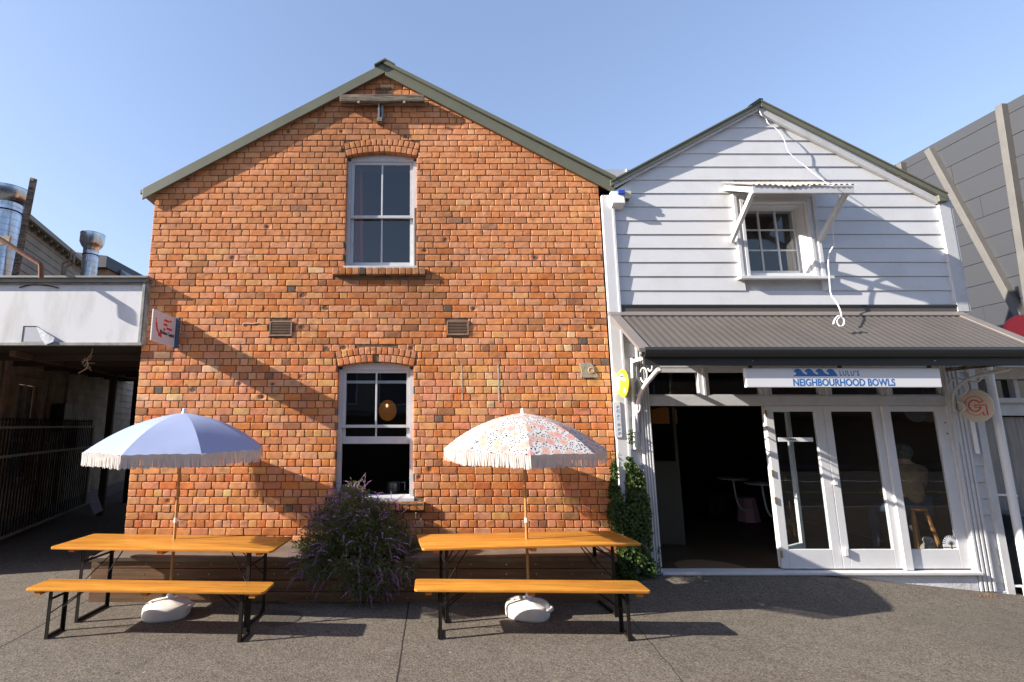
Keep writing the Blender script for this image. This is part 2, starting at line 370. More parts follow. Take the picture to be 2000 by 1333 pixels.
# brick sills (headers laid on edge, tilted out)
def sill_bricks(x0, x1, z0, z1):
    n = 14
    for i in range(n):
        a = x0 + (x1-x0)*i/n; b = x0 + (x1-x0)*(i+1)/n
        bricks.append((a+.004, b-.004, z0, z1, 0, 0, 0, .065))
sill_bricks(-1.25, .08, 4.165, 4.265); sill_bricks(-1.27, .06, .925, 1.03)
VV = []; FF = []; CC = []
vcount = 0
for bi, (x0, x1, z0, z1, ang, cx, cz, prd) in enumerate(bricks):
    wd, ht = x1-x0, z1-z0
    nx = max(6, int(wd/.021)+2); nz = 7
    def axis(n, Lg): return np.concatenate([[0], [.0045], np.linspace(.011, Lg-.011, n-3), [Lg-.0045], [Lg]])
    ax = axis(nx, wd); az = axis(nz, ht)
    A, B = np.meshgrid(ax, az)
    e = np.minimum(np.minimum(A, wd-A), np.minimum(B, ht-B))
    wx = x0 + A; wz = z0 + B
    if ang or prd: wx, wz = wx + cx*7 + bi*.37, wz + bi*.11
    rough = 1.0
    pr = random.gauss(0, .0013) + prd
    wear = .0019*vnoise(wx*22, wz*22, bi*3.1) + .0014*vnoise(wx*55, wz*55, bi) + .0010*vnoise(wx*9, wz*9, 4.4)
    d = pr + wear - np.where(e < .001, .0058, 0) - np.where((e >= .001) & (e < .008), .0004, 0)
    # corner chips
    cd = np.sqrt(np.minimum(A, wd-A)**2 + np.minimum(B, ht-B)**2)
    d -= np.clip(.013 - cd, 0, 1) * .22
    rnd = random.random()
    if rnd < .05:
        hx, hz, hr = random.uniform(0, wd), random.uniform(0, ht), random.uniform(.012, .028)
        d -= np.clip(1 - np.hypot(A-hx, B-hz)/hr, 0, 1) * .009
    jit = .0034
    dmg = None
    if rnd > .984 and not ang and prd < .01:
        hx, hz, hr = wd*random.uniform(.25, .75), ht*random.uniform(.3, .7), random.uniform(.028, .05)
        dmg = np.clip(1.25 - np.hypot(A-hx, (B-hz)*1.1)/hr*(1+.3*vnoise(wx*60, wz*60, 3)), 0, 1); d -= dmg * .016
    lx = (A + np.where(e < .001, jit*vnoise(wx*40, wz*40, 9), 0)); lz = (B + np.where(e < .001, jit*vnoise(wx*40+50, wz*40, 5), 0))
    X = x0 + lx; Z = z0 + lz
    if ang:
        r = Z.copy(); taper = (r / ((z0+z1)/2)); xx = X * taper
        X, Z = cx + r*np.sin(ang) + xx*np.cos(ang), cz + r*np.cos(ang) - xx*np.sin(ang)
    else:
        # follow the barge line
        Z = np.minimum(Z, gable_top(X) + .03)
    base = pal[np.random.choice(len(pal), p=palw)].copy()
    mx, mz = float(X.mean()), float(Z.mean())
    if PATCH[0] < mx < PATCH[1] and PATCH[2] < mz < PATCH[3]: base = pal[random.choice([2, 3, 3, 9])] * np.array((1, .97, .9))
    if prd > .03: base = base * np.array((.75, .80, .8))
    if mz > 4.6: base = base * .55 + np.array((.60, .26, .13)) * .45
    if mz < 3.1: base = base * np.random.uniform(.90, 1.05, 3)
    reg = vnoise(np.array(mx*1.3), np.array(mz*1.3), 2.2)
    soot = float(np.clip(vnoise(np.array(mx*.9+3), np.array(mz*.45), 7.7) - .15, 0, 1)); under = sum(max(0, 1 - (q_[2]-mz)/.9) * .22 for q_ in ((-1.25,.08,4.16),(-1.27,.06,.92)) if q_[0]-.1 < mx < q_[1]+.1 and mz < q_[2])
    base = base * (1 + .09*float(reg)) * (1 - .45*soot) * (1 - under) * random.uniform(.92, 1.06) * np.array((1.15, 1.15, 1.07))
    blot = vnoise(wx*14, wz*18, bi*1.7)
    colr = base[None, None, :] * (1 + .10*blot[..., None]) * (1 + .06*vnoise(wx*60, wz*60, 1.3)[..., None])
    sel = np.clip(vnoise(wx*9, wz*16, bi*2.3+40) - .45, 0, 1)[..., None] * 1.3
    colr = colr*(1-sel) + np.array((.26, .13, .075))*sel
    if dmg is not None: colr = colr*(1-dmg[..., None]*.8) + np.array((.34, .075, .03))*dmg[..., None]*.8
    front = np.stack([X, 7.0 - d, Z], -1).reshape(-1, 3)
    n1 = nx + 1; n2 = nz + 1
    ring = [(0, i) for i in range(n1)] + [(j, n1-1) for j in range(1, n2)] + [(n2-1, i) for i in range(n1-2, -1, -1)] + [(j, 0) for j in range(n2-2, 0, -1)]
    rid = [j*n1+i for (j, i) in ring]; back = front[rid].copy(); back[:, 1] = 7.09
    nv = len(front)
    VV.append(front); VV.append(back); CC.append(colr.reshape(-1, 3)); CC.append(colr.reshape(-1, 3)[rid] * .9)
    FF += [(vcount+j*n1+i, vcount+j*n1+i+1, vcount+(j+1)*n1+i+1, vcount+(j+1)*n1+i) for j in range(nz) for i in range(nx)]
    m_ = len(rid)
    FF += [(vcount+rid[i], vcount+nv+i, vcount+nv+(i+1) % m_, vcount+rid[(i+1) % m_]) for i in range(m_)]
    vcount += nv + m_
VV = np.concatenate(VV); CC = np.concatenate(CC)
def brick_mat():
    m = bpy.data.materials.new('fired_brick'); m.use_nodes = True; nt = m.node_tree; b = nt.nodes['Principled BSDF']; L = nt.links.new
    b.inputs['Roughness'].default_value = .9; b.inputs['Specular IOR Level'].default_value = .2
    a = nn(nt, 'ShaderNodeAttribute', attribute_name='Col'); g = nn(nt, 'ShaderNodeNewGeometry')
    n1 = nn(nt, 'ShaderNodeTexNoise'); n1.inputs['Scale'].default_value = 170; n1.inputs['Detail'].default_value = 4; L(g.outputs['Position'], n1.inputs[0])
    r = nn(nt, 'ShaderNodeMapRange'); L(n1.outputs[0], r.inputs[0]); r.inputs[1].default_value = .3; r.inputs[2].default_value = .7; r.inputs[3].default_value = .74; r.inputs[4].default_value = 1.18
    mx = nn(nt, 'ShaderNodeVectorMath', operation='SCALE'); L(a.outputs['Color'], mx.inputs[0]); L(r.outputs[0], mx.inputs['Scale']); L(mx.outputs[0], b.inputs['Base Color'])
    n2 = nn(nt, 'ShaderNodeTexNoise'); n2.inputs['Scale'].default_value = 75; n2.inputs['Detail'].default_value = 5; n2.inputs['Roughness'].default_value = .65; L(g.outputs['Position'], n2.inputs[0])
    bp = nn(nt, 'ShaderNodeBump'); bp.inputs['Strength'].default_value = .55; bp.inputs['Distance'].default_value = .006
    L(n2.outputs[0], bp.inputs['Height']); L(bp.outputs[0], b.inputs['Normal'])
    return m
M['brick'] = brick_mat()
me = bpy.data.meshes.new('wall')
off = np.array(BB.location)
me.from_pydata((VV - off).tolist(), [], FF)
ca = me.color_attributes.new('Col', 'FLOAT_COLOR', 'POINT')
ca.data.foreach_set('color', np.concatenate([CC, np.ones((len(CC), 1))], 1).astype(np.float32).ravel())
for p in me.polygons: p.use_smooth = True
me.set_sharp_from_angle(angle=R(30))
me.materials.append(M['brick']); bw = bpy.data.objects.new('wall', me); col.objects.link(bw); bw.parent = BB
# mortar core of the wall (recessed)
M['mortar'] = mat('lime_mortar', (.22, .135, .08), .95, c2=(.11, .07, .042), scale=9, bump=.5, bscale=80)
mb = MB()
def wallrect(x0, x1, z0, z1): mb.prism([(x0, 7.0100, z0), (x1, 7.0100, z0), (x1, 7.0100, z1), (x0, 7.0100, z1)], (0, .25, 0))
e_ = .006
wallrect(XL+.004, W2['x0']-e_, 0, 5.2); wallrect(W2['x1']+e_, XR-.002, 0, 5.2)
wallrect(W2['x0']-e_, W2['x1']+e_, 0, W2['z0']-.02)
def archfill(W, ztop):
    pts = [(W['x0']-e_, 7.0100, W['zs'])] + [(W['cx'] + (W['R']+e_)*math.sin(t), 7.0100, W['cz'] + (W['R']+e_)*math.cos(t)) for t in np.linspace(-W['half'], W['half'], 12)] + [(W['x1']+e_, 7.0100, W['zs'])]
    for a, b in zip(pts[:-1], pts[1:]):
        if b[0] - a[0] < 1e-4: continue
        mb.prism([a, b, (b[0], 7.0100, ztop), (a[0], 7.0100, ztop)], (0, .25, 0))
archfill(W2, W1['z0']-.02)
def gpoly(x0, x1, zb):
    xs = [x0] + ([apex.x] if x0 < apex.x < x1 else []) + [x1]
    top = [(x, 7.0100, float(gable_top(np.array(x)))) for x in xs][::-1]
    mb.prism([(x0, 7.0100, zb), (x1, 7.0100, zb)] + top, (0, .25, 0))
gpoly(XL+.004, W1['x0']-e_, 5.2001); gpoly(W1['x1']+e_, XR-.002, 5.2001)
# pieces between W2 jambs and W1 jambs below 5.2 share the side rects
for (a, b) in ((W2['x0']-e_, W1['x0']-e_),): wallrect(a, b, W1['z0'], 5.1999)
wallrect(W1['x1']+e_, W1['x1']+e_+.0001, W1['z0'], 5.19)
archfill(W1, 6.6); gpoly(W1['x0']-e_, W1['x1']+e_, 6.6001)
mb.build('mortar', M['mortar'], bw)
# mortar patches and smears on the face
M['cement'] = mat('cement_patch', (.42, .36, .28), .95, c2=(.30, .26, .2), scale=14, bump=.7, bscale=70)
def blob(mb, c, rx, rz, d=.006, n=18, seed=0):
    rr = random.Random(seed); pts = []
    for i in range(n):
        t = 2*math.pi*i/n; k = rr.uniform(.75, 1.1); pts.append((c[0] + rx*k*math.cos(t), 7.0 - d, c[2] + rz*k*math.sin(t)))
    mb.prism(pts, (0, .02, 0))
mb = MB(); c = P(1149, 724)
mb.prism([(c.x-.12, 6.988, c.z+.1), (c.x+.04, 6.988, c.z+.11), (c.x+.09, 6.988, c.z+.04), (c.x+.13, 6.988, c.z-.1), (c.x-.11, 6.988, c.z-.1), (c.x-.10, 6.988, c.z)], (0, .02, 0))
cp_ = mb.build('cement_patch', M['cement'], bw, bev=.003)
MB().lathe([(.05, -.016), (.035, -.021), (.03, .0)], (c.x+.035, 7.0, c.z), n=16, axis='y').build('round_plug', mat('buff_stone', (.5, .33, .2), .9), bw)
for (x0, x1, z0, z1) in ((PATCH[0]-.012, PATCH[0], PATCH[2], PATCH[3]), (PATCH[1], PATCH[1]+.018, PATCH[2]-.03, PATCH[3]+.01)):
    MB().box((x0, 6.996, z0), (x1, 7.02, z1)).build('mortar_strip', M['cement'], bw, bev=.003)
mb = MB(); a = P(474, 636); b = P(504, 632)
mb.tube([a + Vector((0, -.004, 0)), a + Vector((.02, -.005, .03)), b + Vector((-.08, -.004, -.005)), b + Vector((0, -.004, .005))], .007, 6)
mb.build('paint_smear', M['white_old'], bw)

# air vents with louvres
def vent(x0, y0, x1, y1):
    a = P(x0, y1); b = P(x1, y0)
    mb = MB(); t = .016
    mb.box((a.x, 6.985, a.z), (a.x+t, 7.05, b.z)).box((b.x-t, 6.985, a.z), (b.x, 7.05, b.z))
    mb.box((a.x+t, 6.985, a.z), (b.x-t, 7.05, a.z+t)).box((a.x+t, 6.985, b.z-t), (b.x-t, 7.05, b.z))
    v = mb.build('air_vent', M['louvre'], BB)
    mb = MB(); n = 8
    for i in range(n):
        z = a.z + t + (b.z-a.z-2*t)*(i+.5)/n
        mb.prism([(a.x+t, 6.988, z-.008), (a.x+t, 7.03, z+.006), (a.x+t, 7.03, z+.011), (a.x+t, 6.988, z-.002)], (b.x-a.x-2*t, 0, 0))
    mb.box((a.x+t, 7.052, a.z+t), (b.x-t, 7.056, b.z-t))
    mb.build('louvre', M['louvre'], v)
vent(526, 628, 571, 657); vent(873, 627, 915, 655)
# perforated brick vent near the apex
a = P(734, 190); b = P(764, 172); mb = MB()
mb.box((a.x, 6.99, a.z), (b.x, 7.01, a.z+.008)).box((a.x, 6.99, b.z-.008), (b.x, 7.01, b.z)).box((a.x, 7.008, a.z), (b.x, 7.012, b.z))
for i in range(9):
    x = a.x + (b.x-a.x)*i/8; mb.box((x-.004, 6.991, a.z), (x+.004, 7.009, b.z))
for zz in (.25, .5, .75): z = a.z + (b.z-a.z)*zz; mb.box((a.x, 6.992, z-.004), (b.x, 7.008, z+.004))
mb.build('air_vent', M['old_wood'], BB)

# barge boards and roof
def strip(mb, p, q, w0, w1, y0, y1):
    """board under the line p-q (x,z), from w0 to w1 below it, between depths y0..y1"""
    mb.prism([(p[0], y0, p[1]-w0), (q[0], y0, q[1]-w0), (q[0], y0, q[1]-w1), (p[0], y0, p[1]-w1)], (0, y1-y0, 0))
mb = MB(); wv = .17
strip(mb, (eL.x, eL.z), (apex.x, apex.z), .0, wv, 6.925, 6.955)
strip(mb, (apex.x+.004, apex.z), (eR.x, eR.z), .045, wv+.045, 6.925, 6.955)
brg = mb.build('barge_board', M['olive'], BB, bev=.004)
mb = MB()
strip(mb, (apex.x-.02, apex.z+.02), (eR.x+.02, eR.z+.03), .0, .06, 6.89, 6.924)
mb.prism([(apex.x-.16, 6.88, apex.z-.06), (apex.x, 6.88, apex.z+.04), (apex.x+.16, 6.88, apex.z-.06), (apex.x+.16, 6.88, apex.z-.075), (apex.x, 6.88, apex.z+.015), (apex.x-.16, 6.88, apex.z-.075)], (0, .3, 0))
mb.build('flashing', M['olive'], BB)
mb = MB()
for (p, q) in (((eL.x-.05, eL.z-.02), (apex.x, apex.z)), ((apex.x, apex.z), (eR.x, eR.z))):
    strip(mb, p, q, -.004, .05, 6.956, 17)
strip(mb, (eL.x+.15, eL.z+.01), (apex.x, apex.z-.07), 0, .06, 6.957, 6.999); strip(mb, (apex.x, apex.z-.1), (eR.x-.1, eR.z-.02), 0, .06, 6.957, 6.999)
mb.build('roof', mat('roof_iron', (.16, .16, .13), .5), BB)
# side walls and back so it is a building
mb = MB(); mb.box((XL, 7.262, 0), (XL+.25, 16.9, eL.z-.13)).box((XR-.25, 7.262, 0), (XR, 16.9, eR.z-.1)).box((XL, 16.9, 0), (XR, 17, 5.3))
mb.build('side_wall', mat('side_brick', (.36, .16, .09), .9, c2=(.25, .12, .07), scale=12, bump=.4), BB)
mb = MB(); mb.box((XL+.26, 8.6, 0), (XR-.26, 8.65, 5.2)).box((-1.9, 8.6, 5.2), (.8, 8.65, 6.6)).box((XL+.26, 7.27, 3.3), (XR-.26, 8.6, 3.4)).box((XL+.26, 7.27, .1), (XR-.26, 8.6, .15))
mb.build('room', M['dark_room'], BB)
# timber beam + bracket
BM = thing('timber_beam', 'weathered horizontal timber hoist beam bolted under the brick gable apex', 'beam', (-.45, 6.95, 6.85))
a = P(666, 207); b = P(829, 198); zt = P(740, 196).z; zb = P(740, 209).z
mb = MB(); mb.box((a.x, 6.86, zb), (b.x, 6.995, zt)); mb.build('beam', M['old_wood'], BM, bev=.012)
c0 = P(743, 210); c1 = P(743, 245)
mb = MB().box((c0.x-.03, 6.9, c1.z+.06), (c0.x-.005, 6.995, c0.z)).box((c0.x+.02, 6.93, c1.z+.08), (c0.x+.05, 6.995, c0.z)); mb.box((c0.x-.005, 6.96, c1.z+.07), (c0.x+.02, 6.995, c0.z))
mb.build('iron_bracket', mat('pale_iron', (.35, .36, .36), .6, c2=(.15, .13, .12), scale=20), BM)
mb = MB().box((c0.x-.04, 6.9, c1.z), (c0.x+.04, 6.995, c1.z+.07)); mb.build('wood_block', M['old_wood'], BM, bev=.005)
for px in (701, 790):
    q = P(px, 198, 6.86); MB().lathe([(.016, -.02), (.02, -.012), (.02, 0)], (q.x, 6.86, q.z-.02), n=8, axis='y').build('bolt', M['cement'], BM)

# ----- sash windows -----
def sash_window(W, zsplit, extra, name='window', sill_drop=.0):
    yF = 7.085; x0, x1, z0 = W['x0'], W['x1'], W['z0']; zs = W['zs']; t = .055
    fr = MB()
    fr.box((x0, yF, z0+.03), (x0+t, yF+.12, zs)).box((x1-t, yF, z0+.03), (x1, yF+.12, zs))
    # segmental head
    pts = [(W['cx'] + W['R']*math.sin(a)*.999, yF, W['cz'] + W['R']*math.cos(a) - .001) for a in np.linspace(-W['half'], W['half'], 13)]
    fr.prism([(x0, yF, zs-.04), (x1, yF, zs-.04)] + pts[::-1], (0, .12, 0))
    f = fr.build('window', M['white_frame'], BB, bev=.004)
    def leaf(zb, zt, y, rail_b, rail_t, st=.045):
        mb = MB(); a, b = x0+t+.002, x1-t-.002
        mb.box((a, y, zb), (a+st, y+.035, zt)).box((b-st, y, zb), (b, y+.035, zt))
        mb.box((a+st, y, zb), (b-st, y+.035, zb+rail_b)).box((a+st, y, zt-rail_t), (b-st, y+.035, zt))
        mb.box(((a+b)/2-.012, y+.004, zb+rail_b), ((a+b)/2+.012, y+.031, zt-rail_t))
        mb.build('sash', M['white_frame'], f, bev=.003)
        g = MB().add([(a+st, y+.018, zb+rail_b), (b-st, y+.018, zb+rail_b), (b-st, y+.018, zt-rail_t), (a+st, y+.018, zt-rail_t)], [(0,1,2,3)])
        g.build('pane', M['glass_dark'], f)
    # upper leaf
    leaf(zsplit-.02, zs-.04, yF+.02, .04, .045)
    lo0, lo1, lr = extra
    leaf(lo0, lo1, yF+.06, lr, .04)
    s = MB().prism([(x0-.01, 6.985, z0-.005), (x0-.01, 7.2, z0+.03), (x0-.01, 7.2, z0+.06), (x0-.01, 6.985, z0+.035)], (x1-x0+.02, 0, 0))
    s.build('sill', M['white_frame'], f, bev=.004)
    return f
zsp = P(745, 418).z
f1 = sash_window(W1, zsp, (W1['z0']+.06, zsp+.03, .075))
mb = MB()   # red curtain upstairs
xs_ = np.linspace(0, 1, 14)
pc = [(-1.0 + .10*t + .012*math.sin(t*30), 7.33 + .02*math.sin(t*22)) for t in xs_]
vs_ = [(x, y, 5.98) for x, y in pc] + [(x + .05*(t), y, 4.35) for (x, y), t in zip(pc, xs_)]
mb.add(vs_, [(i, i+1, 14+i+1, 14+i) for i in range(13)]); mb.build('curtain', add_transl(mat('pink_red_curtain', (.55, .10, .10), .8), (.55, .1, .1), .3), f1, smooth=60)
zsp2 = P(735, 833).z
f2 = sash_window(W2, zsp2, (P(735, 868).z, P(735, 742).z, .10))
# the hanging timber sub-sill below the lower window
MB().prism([(-1.2, 6.93, 1.0), (-1.2, 7.02, 1.035), (-1.2, 7.02, 1.05), (-1.2, 6.93, 1.015)], (1.22, 0, 0)).build('sill', M['old_wood'], f2)

# paper lantern inside
LN = thing('paper_lantern', 'round amber paper lantern hanging behind the lower sash window', 'lantern', tuple(P(757, 802, 7.75)))
c = LN.location
prof = [(max(.004, .135*math.sin(math.pi*i/16)*(1+.02*(i % 2))), -.15 + .30*i/16) for i in range(17)]
prof = [(max(.004, .135*math.sin(math.pi*i/16)*(1+.03*(i % 2))), -.16*math.cos(math.pi*i/16)) for i in range(17)]
lm = mat('amber_paper', (.55, .27, .08), .8); add_transl(lm, (.6, .3, .1), .5)
nt_ = lm.node_tree; nt_.nodes['Principled BSDF'].inputs['Emission Color'].default_value = (1, .35, .06, 1); nt_.nodes['Principled BSDF'].inputs['Emission Strength'].default_value = .10
MB().lathe(prof, c, 24).build('shade', lm, LN, smooth=60)
bm_ = mat('glowing_bulb', (1, .7, .4)); bm_.node_tree.nodes['Principled BSDF'].inputs['Emission Color'].default_value = (1, .6, .25, 1); bm_.node_tree.nodes['Principled BSDF'].inputs['Emission Strength'].default_value = 1.2
MB().lathe([(.004, .02), (.018, .035), (.018, .06), (.004, .075)], (c[0]-.0, c[1]-.15, c[2]+.02), 12).build('bulb', bm_, LN, smooth=60)
MB().tube([(c[0], c[1], c[2]+.15), (c[0], c[1], 3.29)], .003, 5).build('cord', M['black_metal'], LN)
# pot on the sill counter inside
CN = MB().box((-1.1, 7.35, .95), (-.1, 7.9, 1.08)).build('counter', mat('dark_counter', (.03, .025, .02), .4), BB)
PT = thing('steel_pot', 'dull steel pot standing inside the open lower window', 'pot', (-.38, 7.6, 1.08))
MB().lathe([(.10, 0), (.105, .01), (.10, .13), (.105, .135), (.095, .135), (.09, .02)], PT.location, 20).build('body', mat('dull_steel', (.25, .25, .25), .4, metal=.8), PT, smooth=40)
MB().tube([(-.27, 7.6, 1.08+.13), (-.22, 7.6, 1.08+.14), (-.22, 7.6, 1.08+.02)], .006, 6).build('handle', M['pvc'], PT)
# ---------------- WHITE BUILDING ----------------
WB = thing('white_building', 'white weatherboard shop with dark trimmed gable, small upper window and folding glass doors', 'building', (5.2, 7.0, 0))
wa = P(1486, 200, 6.905); wl = P(1197, 355, 6.905); wr = P(1846, 381, 6.905)
def wtop(x): return wa.z + (x-wa.x)*(wa.z-wl.z)/(wa.x-wl.x) if x < wa.x else wa.z + (x-wa.x)*(wr.z-wa.z)/(wr.x-wa.x)
def wxs(z):
    return (max(2.66, wa.x - (wa.z-z)/((wa.z-wl.z)/(wa.x-wl.x))), min(7.7, wa.x + (wa.z-z)/((wa.z-wr.z)/(wr.x-wa.x))))
cbL = (P(1170, 400).x, P(1195, 400).x)   # left corner board
WX0, WX1 = cbL[1], 7.62
zb0 = P(1300, 597).z; pitch = .2116
win = dict(x0=4.66, x1=5.79, z0=4.14, z1=5.42)
mb = MB()
for i in range(0, 16):
    z0 = zb0 + i*pitch; z1 = z0 + pitch
    if z0 > wa.z - .12: break
    def lim(z):
        a, b = wxs(min(z + .1, wa.z-.02)); return max(WX0, a), min(WX1, b)
    (a0, b0), (a1, b1) = lim(z0), lim(z1)
    segs = [((a0, a1), (b0, b1))]
    if z0 < win['z1'] and z1 > win['z0']:
        segs = [((a0, a1), (win['x0'],)*2), ((win['x1'],)*2, (b0, b1))]
    for (l, r) in segs:
        if r[0] - l[0] < .02: continue
        r1 = max(r[1], l[1]+.01); ez = (random.uniform(-.002, .0025), random.uniform(-.002, .0025))
        mb.add([(l[0], 6.979, z0+.004+ez[0]), (r[0], 6.979, z0+.004+ez[1]), (r1, 6.992, z1), (l[1], 6.992, z1), (l[0], 7.03, z0+.004), (r[0], 7.03, z0+.004), (r1, 7.03, z1), (l[1], 7.03, z1)],
               [(0,1,2,3), (0,4,5,1), (4,7,6,5), (3,2,6,7), (0,3,7,4), (1,5,6,2)])
wbw = mb.build('weatherboard_wall', M['white'], WB)
mb = MB(); xs_ = [WX0-.1, win['x0'], win['x1'], 7.7]
mb.box((WX0-.12, 7.031, zb0-.3), (win['x0'], 7.2, 5.2)).box((win['x1'], 7.031, zb0-.3), (7.72, 7.2, 5.2)).box((win['x0'], 7.031, zb0-.3), (win['x1'], 7.2, win['z0']))
mb.prism([(WX0, 7.031, 5.201), (win['x0'], 7.031, 5.201), (win['x0'], 7.031, wtop(win['x0'])-.1), (WX0, 7.031, wtop(WX0)-.1)], (0, .17, 0))
mb.prism([(win['x0'], 7.031, win['z1']), (win['x1'], 7.031, win['z1']), (win['x1'], 7.031, wtop(win['x1'])-.1), (wa.x, 7.031, wa.z-.1), (win['x0'], 7.031, wtop(win['x0'])-.1)], (0, .17, 0))
mb.prism([(win['x1'], 7.031, 5.201), (7.7, 7.031, 5.201), (7.7, 7.031, wtop(7.7)-.05), (win['x1'], 7.031, wtop(win['x1'])-.1)], (0, .17, 0))
mb.build('lining', M['white_old'], wbw)
# corner boards
mb = MB(); mb.box((cbL[0]+.03, 6.95, .05), (cbL[1]-.02, 7.02, wtop(cbL[0]+.1)-.14)).box((cbL[1]-.02, 6.94, .05), (cbL[1]+.012, 7.02, wtop(cbL[1])-.17))
mb.build('corner_board', M['white'], WB, bev=.003)
mb = MB(); mb.box((7.60, 6.945, zb0-.1), (7.76, 7.02, 5.36)).box((7.761, 6.95, zb0-.1), (7.79, 7.2, 5.30)); mb.build('corner_board', M['white_old'], WB, bev=.003)
# barge, mould, roof
mb = MB()
strip(mb, (wl.x+.0, wl.z), (wa.x, wa.z), .05, .10, 6.93, 6.97); strip(mb, (wa.x, wa.z), (wr.x-.1, wr.z+.05), .07, .17, 6.93, 6.975)
mb.build('barge_board', M['white_old'], WB, bev=.003)
mb = MB()
strip(mb, (wl.x-.03, wl.z-.01), (wa.x, wa.z), .0, .055, 6.905, 6.929); strip(mb, (wa.x, wa.z), (wr.x+.02, wr.z), .0, .07, 6.895, 6.929)
strip(mb, (wl.x-.03, wl.z-.01+.03), (wa.x, wa.z+.03), .0, .022, 6.895, 7.0); strip(mb, (wa.x, wa.z+.03), (wr.x+.03, wr.z+.03), .0, .022, 6.885, 7.0)
mb.build('flashing', M['olive'], WB)
mb = MB()
strip(mb, (wl.x-.03, wl.z-.01), (wa.x, wa.z), -.005, .05, 7.001, 17); strip(mb, (wa.x, wa.z), (wr.x+.02, wr.z), -.005, .05, 7.001, 17)
mb.prism([(wa.x-.18, 6.89, wa.z-.05), (wa.x-.02, 6.89, wa.z+.06), (wa.x+.03, 6.89, wa.z+.05), (wa.x+.03, 6.89, wa.z+.032), (wa.x-.16, 6.89, wa.z-.06)], (0, 1, 0))
mb.build('roof', M['dark_gutter'], WB)
q = P(1841, 381, 6.9); mb = MB().box((wr.x-.10, 6.90, wr.z-.10), (wr.x+.04, 16, wr.z-.0)); mb.build('gutter', M['olive'], WB, bev=.01)
mb = MB().box((7.62, 7.21, -.6), (7.78, 16.8, 5.25)).box((2.70, 16.8, 0), (7.78, 17, 5.3)).box((2.70, 7.21, .1), (2.74, 16.8, 5.3)); mb.build('side_wall', M['white_old'], WB)
# parapet bit behind the valley
V_ = thing('roof_box', 'pale grey flashing box behind the valley between the two roofs', 'roof box')
a = P(1172, 345, 9); b = P(1232, 331, 9); V_.location = (a.x, 9, a.z-.4)
MB().box((a.x-.1, 9, a.z-.5), (b.x+.3, 10, b.z)).box((b.x-.1, 8.96, a.z-.5), (b.x-.07, 9, b.z)).build('box', mat('pale_flashing', (.42, .44, .47), .5), V_)

# ---- upper window ----
f = MB(); x0, x1, z0, z1 = win['x0'], win['x1'], win['z0'], win['z1']
for k, (w0, w1, yy) in enumerate(((0, .05, 6.935), (.05, .095, 6.955), (.095, .14, 6.94))):
    a, b, c, d = x0-.07+w0, x1+.01-w0, z0, z1-.02-w0
    t = w1-w0
    f.box((a, yy, c), (a+t, 7.05, d)).box((b-t, yy, c), (b, 7.05, d)).box((a+t, yy, d-t), (b-t, 7.05, d))
uw = f.build('window', M['white'], WB, bev=.004)
ix0, ix1, iz0, iz1 = x0+.07, x1-.13, z0+.02, z1-.16
mb = MB().box((ix0-.02, 7.0, iz0), (ix0+.02, 7.30, iz1)).box((ix1-.02, 7.0, iz0), (ix1+.02, 7.30, iz1)).box((ix0+.02, 7.0, iz1-.03), (ix1-.02, 7.30, iz1)).box((ix0+.02, 7.0, iz0-.0), (ix1-.02, 7.3, iz0+.04))
mb.build('reveal', M['white'], uw)
a = P(1458, 530, 7.2); b = P(1548, 411, 7.2); cc = P(1559, 530, 7.2)
gx0, gx1, gz0, gz1 = a.x, cc.x, a.z, b.z
mb = MB(); t = .05
mb.box((ix0+.021, 7.18, iz0+.041), (gx0, 7.22, iz1-.031)).box((gx1, 7.18, iz0+.041), (ix1-.021, 7.22, iz1-.031)).box((gx0, 7.18, gz1), (gx1, 7.22, iz1-.031)).box((gx0, 7.18, iz0+.041), (gx1, 7.22, gz0))
for i in (1, 2):
    x = gx0+(gx1-gx0)*i/3; mb.box((x-.012, 7.185, gz0), (x+.012, 7.215, gz1))
    z = gz0+(gz1-gz0)*i/3; mb.box((gx0, 7.188, z-.011), (gx1, 7.212, z+.011))
sh = mb.build('sash', M['white'], uw, bev=.003)
MB().add([(gx0, 7.2, gz0), (gx1, 7.2, gz0), (gx1, 7.2, gz1), (gx0, 7.2, gz1)], [(0,1,2,3)]).build('pane', M['glass_dark'], sh)
MB().prism([(x0-.11, 6.89, z0-.055), (x0-.11, 7.02, z0-.045), (x0-.11, 7.02, z0), (x0-.11, 6.89, z0-.012)], (x1-x0+.20, 0, 0)).build('sill', M['white'], uw, bev=.005)
MB().box((WX0+.1, 8.2, 3.9), (7.55, 8.25, 6.3)).box((x0-.5, 7.3, 6.0), (x1+.5, 8.2, 6.05)).box((x0-1, 7.3, 3.9), (x0-.95, 8.2, 6.)).box((x1+.9, 7.3, 3.9), (x1+.95, 8.2, 6.)).box((WX0+.1, 7.3, 3.85), (7.5, 8.2, 3.9)).build('room', M['dark_room'], WB)

